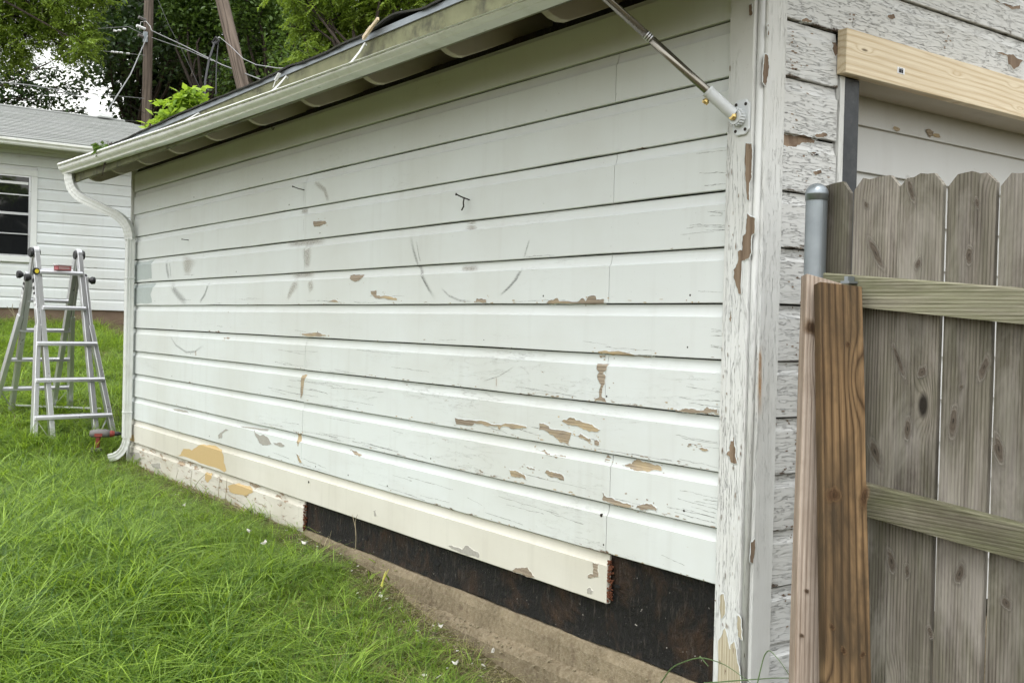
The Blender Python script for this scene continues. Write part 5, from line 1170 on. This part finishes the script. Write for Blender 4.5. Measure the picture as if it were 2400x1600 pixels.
def hscale(x, y):
    if y > 6.75 or x > 0: return 1.0
    return float(np.interp(-x, [0.0, 0.10, 0.45, 0.9], [0.30, 0.40, 0.75, 1.0]) if y > 2.3 else np.interp(-x, [0.1, 0.4, 1.0], [0.40, 0.65, 1.0]))
def scatter(name, src, emit_v, emit_f, weights, density, mat, smin, smax, lab, seed, holder=None):
    cn = bpy.data.collections.new(name+'_source')
    for o in src: cn.objects.link(o)
    ob = holder or mk(name, emit_v, emit_f, mat, kind='stuff', label=lab)
    at = ob.data.attributes.new('dens', 'FLOAT', 'POINT'); at.data.foreach_set('value', weights)
    hs_ = ob.data.attributes.new('hs', 'FLOAT', 'POINT'); hs_.data.foreach_set('value', [hscale(v_.co.x, v_.co.y) for v_ in ob.data.vertices])
    ng = bpy.data.node_groups.new(name, 'GeometryNodeTree'); ng.interface.new_socket('Geometry', in_out='INPUT', socket_type='NodeSocketGeometry'); ng.interface.new_socket('Geometry', in_out='OUTPUT', socket_type='NodeSocketGeometry')
    nd = ng.nodes; L = ng.links; gi = nd.new('NodeGroupInput'); go = nd.new('NodeGroupOutput')
    dp_ = nd.new('GeometryNodeDistributePointsOnFaces'); dp_.inputs['Seed'].default_value = seed
    na = nd.new('GeometryNodeInputNamedAttribute'); na.data_type = 'FLOAT'; na.inputs['Name'].default_value = 'dens'
    mu = nd.new('ShaderNodeMath'); mu.operation = 'MULTIPLY'; mu.inputs[1].default_value = density
    L.new(na.outputs['Attribute'], mu.inputs[0]); L.new(mu.outputs[0], dp_.inputs['Density']); L.new(gi.outputs[0], dp_.inputs['Mesh'])
    ci = nd.new('GeometryNodeCollectionInfo'); ci.inputs['Collection'].default_value = cn; ci.inputs['Separate Children'].default_value = True; ci.inputs['Reset Children'].default_value = True
    ip = nd.new('GeometryNodeInstanceOnPoints'); ip.inputs['Pick Instance'].default_value = True
    rv = nd.new('FunctionNodeRandomValue'); rv.data_type = 'FLOAT_VECTOR'; rv.inputs[0].default_value = (-0.15, -0.15, 0); rv.inputs[1].default_value = (0.15, 0.15, 6.283)
    rs = nd.new('FunctionNodeRandomValue'); rs.data_type = 'FLOAT'; rs.inputs[2].default_value = smin; rs.inputs[3].default_value = smax
    L.new(dp_.outputs['Points'], ip.inputs['Points']); L.new(ci.outputs[0], ip.inputs['Instance']); L.new(rv.outputs[0], ip.inputs['Rotation']); nh = nd.new('GeometryNodeInputNamedAttribute'); nh.data_type = 'FLOAT'; nh.inputs['Name'].default_value = 'hs'
    mh = nd.new('ShaderNodeMath'); mh.operation = 'MULTIPLY'; L.new(rs.outputs[1], mh.inputs[0]); L.new(nh.outputs['Attribute'], mh.inputs[1]); L.new(mh.outputs[0], ip.inputs['Scale'])
    jn = nd.new('GeometryNodeJoinGeometry'); L.new(ip.outputs[0], jn.inputs[0])
    L.new(jn.outputs[0], go.inputs[0])
    md = ob.modifiers.new('scatter', 'NODES'); md.node_group = ng
    return ob
# emitter sheet a few mm above the soil; density falls near the wall and with distance from the camera
ev, ef = ground_grid(-7.5, 1.6, -1.6, 13.9, 0.12, 0.004)
def dens(x, y):
    d = math.hypot(x-CAM.x, y-CAM.y); k = 1.0 if d < 4.5 else max(0.34, 1.0-(d-4.5)*0.11)
    if y < 6.6:
        edge = np.interp(y, [-3, 0, 1.0, 1.6, 2.4, 3.1, 3.6, 6.6], [-0.60, -0.42, -0.20, -0.12, -0.06, -0.03, -0.005, 0.0])+0.05*fnoise(x*4, y*4)
        k *= smooth((edge-x)/0.12)
    elif y < 6.75 and x > -0.02: k = 0
    if x > 0.0 and y < 6.7: k = 0
    k *= 0.72+0.5*fnoise(x*1.7, y*1.7, 5.5)
    # only where the photograph's ground lies, plus a margin
    v = Vector((x, y, gz(x, y)))-CAM; zz = v.dot(FW)
    if zz < 0.4: return 0.0
    if abs(v.dot(RT)/zz) > 0.62 or v.dot(UP)/zz < -0.50: return 0.0
    return max(0.0, k)
W = [dens(v[0], v[1]) for v in ev]
src = [tuft('tuft_a', 1, 22, 0.09, 0.22, 0.06, M['grass'], lean=(0.5, 1.7)), tuft('tuft_b', 2, 22, 0.08, 0.20, 0.07, M['grass'], bias=0.4, lean=(0.8, 1.9)), tuft('tuft_c', 3, 20, 0.10, 0.25, 0.05, M['grass'], wide=0.0048, bias=2.4, lean=(0.8, 1.8)), tuft('tuft_d', 4, 24, 0.05, 0.13, 0.07, M['grass'], lean=(0.3, 1.4)), tuft('tuft_e', 5, 20, 0.09, 0.20, 0.07, M['grass'], wide=0.003, lean=(1.0, 2.0))]
scatter('lawn_grass', src, ev, ef, W, 540, M['soil'], 0.6, 1.45, 'long uncut green grass covering the sloping yard', 3)
ev2, ef2 = ground_grid(-7.5, 1.6, -1.6, 9.0, 0.25, 0.004)
W2 = [(0.35+0.65*smooth(2.5*fnoise(v[0]*1.1, v[1]*1.1, 20.0)))*(1 if dens(v[0], v[1]) > 0.05 else 0) + (5.0 if (-0.85 < v[0] < -0.12 and v[1] < 2.2) and dens(v[0], v[1]) >= 0.0 and v[1] > 0.1 else 0) for v in ev2]
src2 = [tuft('straw_a', 8, 10, 0.05, 0.16, 0.06, M['straw'], wide=0.0022, lean=(0.9, 1.9)), tuft('straw_b', 9, 7, 0.08, 0.22, 0.05, M['straw'], wide=0.0018, lean=(0.5, 1.2))]
scatter('dry_grass_litter', src2, ev2, ef2, W2, 90, M['soil'], 0.6, 1.2, 'dry straw-coloured stalks lying among the green grass', 5)
wide_src = [tuft('broad_a', 12, 7, 0.10, 0.24, 0.04, M['grass'], wide=0.011, lean=(0.7, 1.4)), tuft('broad_b', 13, 5, 0.08, 0.20, 0.04, M['grass'], wide=0.014, lean=(0.8, 1.5))]
scatter('broad_blade_grass', wide_src, ev2, ef2, [0.6*dens(v[0], v[1]) for v in ev2], 44, M['soil'], 0.7, 1.2, 'scattered clumps of broad-bladed grass in the lawn', 9)

weed_src = [tuft('weed_a', 21, 9, 0.03, 0.07, 0.03, M['leaf_mid'], wide=0.022, lean=(0.8, 1.6)), tuft('weed_b', 22, 12, 0.02, 0.05, 0.04, M['leaf_mid'], wide=0.016, lean=(0.5, 1.5))]
scatter('lawn_weeds', weed_src, ev2, ef2, [max(0.0, fnoise(v[0]*0.9, v[1]*0.9, 40.0))*dens(v[0], v[1]) for v in ev2], 60, M['soil'], 0.8, 1.5, 'low broad-leaved weeds growing in patches through the lawn', 15)
# weeds against the wall and the arching stems in front of the corner
def stems(name, lab, lst, mat, r=0.0016, leafy=None):
    T = empty(name, lst[0][0], label=lab, cat='weed'); o0_ = Vector(lst[0][0])
    for pts in lst:
        P = [Vector(p)-o0_ for p in pts]; Q = []
        for i in range(len(P)-1):
            for t in range(5): Q.append(P[i].lerp(P[i+1], t/5))
        Q.append(P[-1])
        for it in range(3): Q = [Q[0]]+[(Q[i-1]+Q[i]*2+Q[i+1])/4 for i in range(1, len(Q)-1)]+[Q[-1]]
        MB().tube(Q, [r*(1-0.7*i/(len(Q)-1))+0.0004 for i in range(len(Q))], 5).build('stem', mat, T)
    return T
M['stem'] = plain('green_stem', (0.10, 0.16, 0.06), 0.6); M['drystem'] = plain('dry_stem', (0.27, 0.23, 0.15), 0.8)
def pt(px_, py_, x): return on(px_, py_, 0, x)
stems('arching_weed', 'thin green stem arching in front of the black tar paper at the corner', [[pt(1548, 1600, -0.12), pt(1575, 1560, -0.12), pt(1640, 1537, -0.13), pt(1700, 1555, -0.16), pt(1760, 1600, -0.2)], [pt(1640, 1537, -0.13), pt(1650, 1548, -0.13), pt(1660, 1560, -0.13)]], M['stem'], 0.0022)
stems('arching_weed', 'thin green stem bending across the foot of the corner post', [[pt(1775, 1600, -0.22), pt(1790, 1535, -0.2), pt(1803, 1520, -0.2), pt(1830, 1550, -0.2), pt(1862, 1600, -0.2)], [pt(1925, 1600, -0.1), pt(1975, 1575, -0.1), pt(1998, 1540, -0.1)], [pt(1650, 1600, -0.2), pt(1750, 1592, -0.2), pt(1850, 1586, -0.2), pt(1910, 1600, -0.2)]], M['stem'], 0.0018)
stems('dry_stalk', 'dry stalk standing against the tar paper right of the blistered board', [[pt(833, 1288, -0.03), pt(835, 1245, -0.03), pt(826, 1205, -0.02)], [pt(834, 1255, -0.03), pt(832, 1220, -0.02), pt(838, 1205, -0.02)], [pt(766, 1285, -0.04), pt(772, 1262, -0.03), pt(777, 1243, -0.03)]], M['drystem'], 0.0024)
stems('dry_stalk', 'thin dead grass blades in front of the blistered bottom board', [[pt(448, 1190, -0.04), pt(447, 1130, -0.03), pt(450, 1100, -0.03)], [pt(512, 1180, -0.04), pt(513, 1140, -0.03), pt(516, 1112, -0.03)], [pt(527, 1185, -0.04), pt(531, 1140, -0.03), pt(532, 1118, -0.03)], [pt(630, 1240, -0.05), pt(634, 1215, -0.04), pt(633, 1195, -0.04)], [pt(421, 1165, -0.04), pt(410, 1130, -0.03), pt(418, 1100, -0.03)], [pt(436, 1170, -0.04), pt(470, 1120, -0.03), pt(486, 1108, -0.03)]], M['drystem'], 0.0022)
stems('bare_twig', 'bare leafless twig standing against the house foundation', [[on(34, 772, 1, 13.8), on(36, 745, 1, 13.8), on(28, 722, 1, 13.8), on(30, 712, 1, 13.8)], [on(36, 745, 1, 13.8), on(24, 727, 1, 13.8), on(16, 718, 1, 13.8)], [on(50, 770, 1, 13.8), on(46, 748, 1, 13.8), on(34, 733, 1, 13.8)]], M['drystem'], 0.010)
yb_ = [[pt(893, 1372, -0.14), pt(902, 1350, -0.13), pt(911, 1333, -0.12)], [pt(895, 1374, -0.14), pt(900, 1348, -0.13), pt(904, 1338, -0.12)]]
M['yblade'] = plain('yellow_blade', (0.50, 0.50, 0.10), 0.6); stems('yellow_blade', 'single yellow grass blade in front of the bare concrete footing', yb_, M['yblade'], 0.004)
# paint flakes lying under the wall
def flakes(name, spots, lab):
    b = MB(); r = random.Random(9)
    for (x, y, s) in spots:
        z = gz(x, y)+0.006+0.035*r.random(); n = r.randint(4, 7); a0 = r.uniform(0, 6.28); el = r.uniform(0.3, 0.9); tx, ty = r.uniform(-.5, .5), r.uniform(-.5, .5)
        v = []
        for i in range(n):
            a = a0+6.283*i/n; q = s*r.uniform(.6, 1.1); u, w_ = q*math.cos(a), q*el*math.sin(a); v.append((x+u, y+w_, z+u*tx+w_*ty))
        m = len(b.v); b.add(v+[(p_[0], p_[1], p_[2]-0.0015) for p_ in v], [tuple(range(n)), tuple(range(2*n-1, n-1, -1))]+[(i, n+i, n+(i+1) % n, (i+1) % n) for i in range(n)])
    return b.build(name, M['chip'], None, kind='stuff', label=lab)
r = random.Random(77); spots = []
for _ in range(120):
    y = r.uniform(0.35, 2.1); spots.append((-0.12-abs(r.gauss(0, 0.22)), y, r.choice([0.004, 0.006, 0.008, 0.013])))
for _ in range(28):
    y = r.uniform(2.1, 5.0); spots.append((-0.06-abs(r.gauss(0, 0.12)), y, r.choice([0.005, 0.007, 0.010])))
flakes('paint_flakes', spots, 'small white flakes of peeled paint scattered along the foot of the wall')
for i, (px_, py_, s, lab) in enumerate(((585, 1242, 0.030, 'white paint flake in the grass below the blistered board end'), (618, 1270, 0.034, 'curled white paint flake nearest the exposed concrete footing'), (715, 1270, 0.030, 'white paint flake lying on top of the footing edge'), (432, 1182, 0.032, 'largest white paint flake under the far bottom board'), (1155, 1522, 0.022, 'long white paint sliver in the dry grass by the footing'), (1068, 1550, 0.022, 'pale upright paint sliver in the near grass'), (1034, 1464, 0.02, 'broken white paint sliver at the edge of the grass'))):
    y_est = on(px_, py_, 2, gz(-0.4, on(px_, py_, 0, -0.3).y)+0.05); z = gz(y_est.x, y_est.y)+0.075
    q = on(px_, py_, 2, z); rr_ = random.Random(i); n = 7; v = []
    for k in range(n):
        a = 6.283*k/n; d_ = 0.72*s*rr_.uniform(.5, 1.2); v.append((math.cos(a)*d_, math.sin(a)*d_*0.45, 0.010*math.cos(a*2)))
    o = mk('paint_flake', v+[(a, c_, e-0.002) for a, c_, e in v], [tuple(range(n)), tuple(range(2*n-1, n-1, -1))]+[(k, n+k, n+(k+1) % n, (k+1) % n) for k in range(n)], M['chip'], None, label=lab, cat='paint flake', group='larger paint flakes under the wall')
    o.location = q; o.rotation_euler = (rr_.uniform(-.6, .2), rr_.uniform(-.5, .5), rr_.uniform(0, 3.1))

b = MB(); r = random.Random(31)
for _ in range(1100):
    y = r.uniform(0.2, 3.4); x = r.uniform(-0.16, 0.0)-0.05*r.random()
    zf = float(np.interp(x, [-0.085, -0.062, -0.046, -0.021, -0.008, 0.006], [-0.30, -0.125, -0.098, -0.086, -0.02, 0.012])); z = max(zf, gz(x, y))+0.002
    if r.random() < 0.55:
        l = r.uniform(0.006, 0.028); a = r.uniform(0, 3.14); b.bar((x-math.cos(a)*l/2, y-math.sin(a)*l/2, z), (x+math.cos(a)*l/2, y+math.sin(a)*l/2, z+r.uniform(0, .004)), 0.0018, 0.0012)
    else:
        q = r.uniform(0.0015, 0.005); b.box(x-q, x+q, y-q*r.uniform(.6, 1.4), y+q, z-0.001, z+q*0.7)
b.build('footing_debris', M['drystem'], None, kind='stuff', label='dry straw bits and grit lying on the concrete footing')
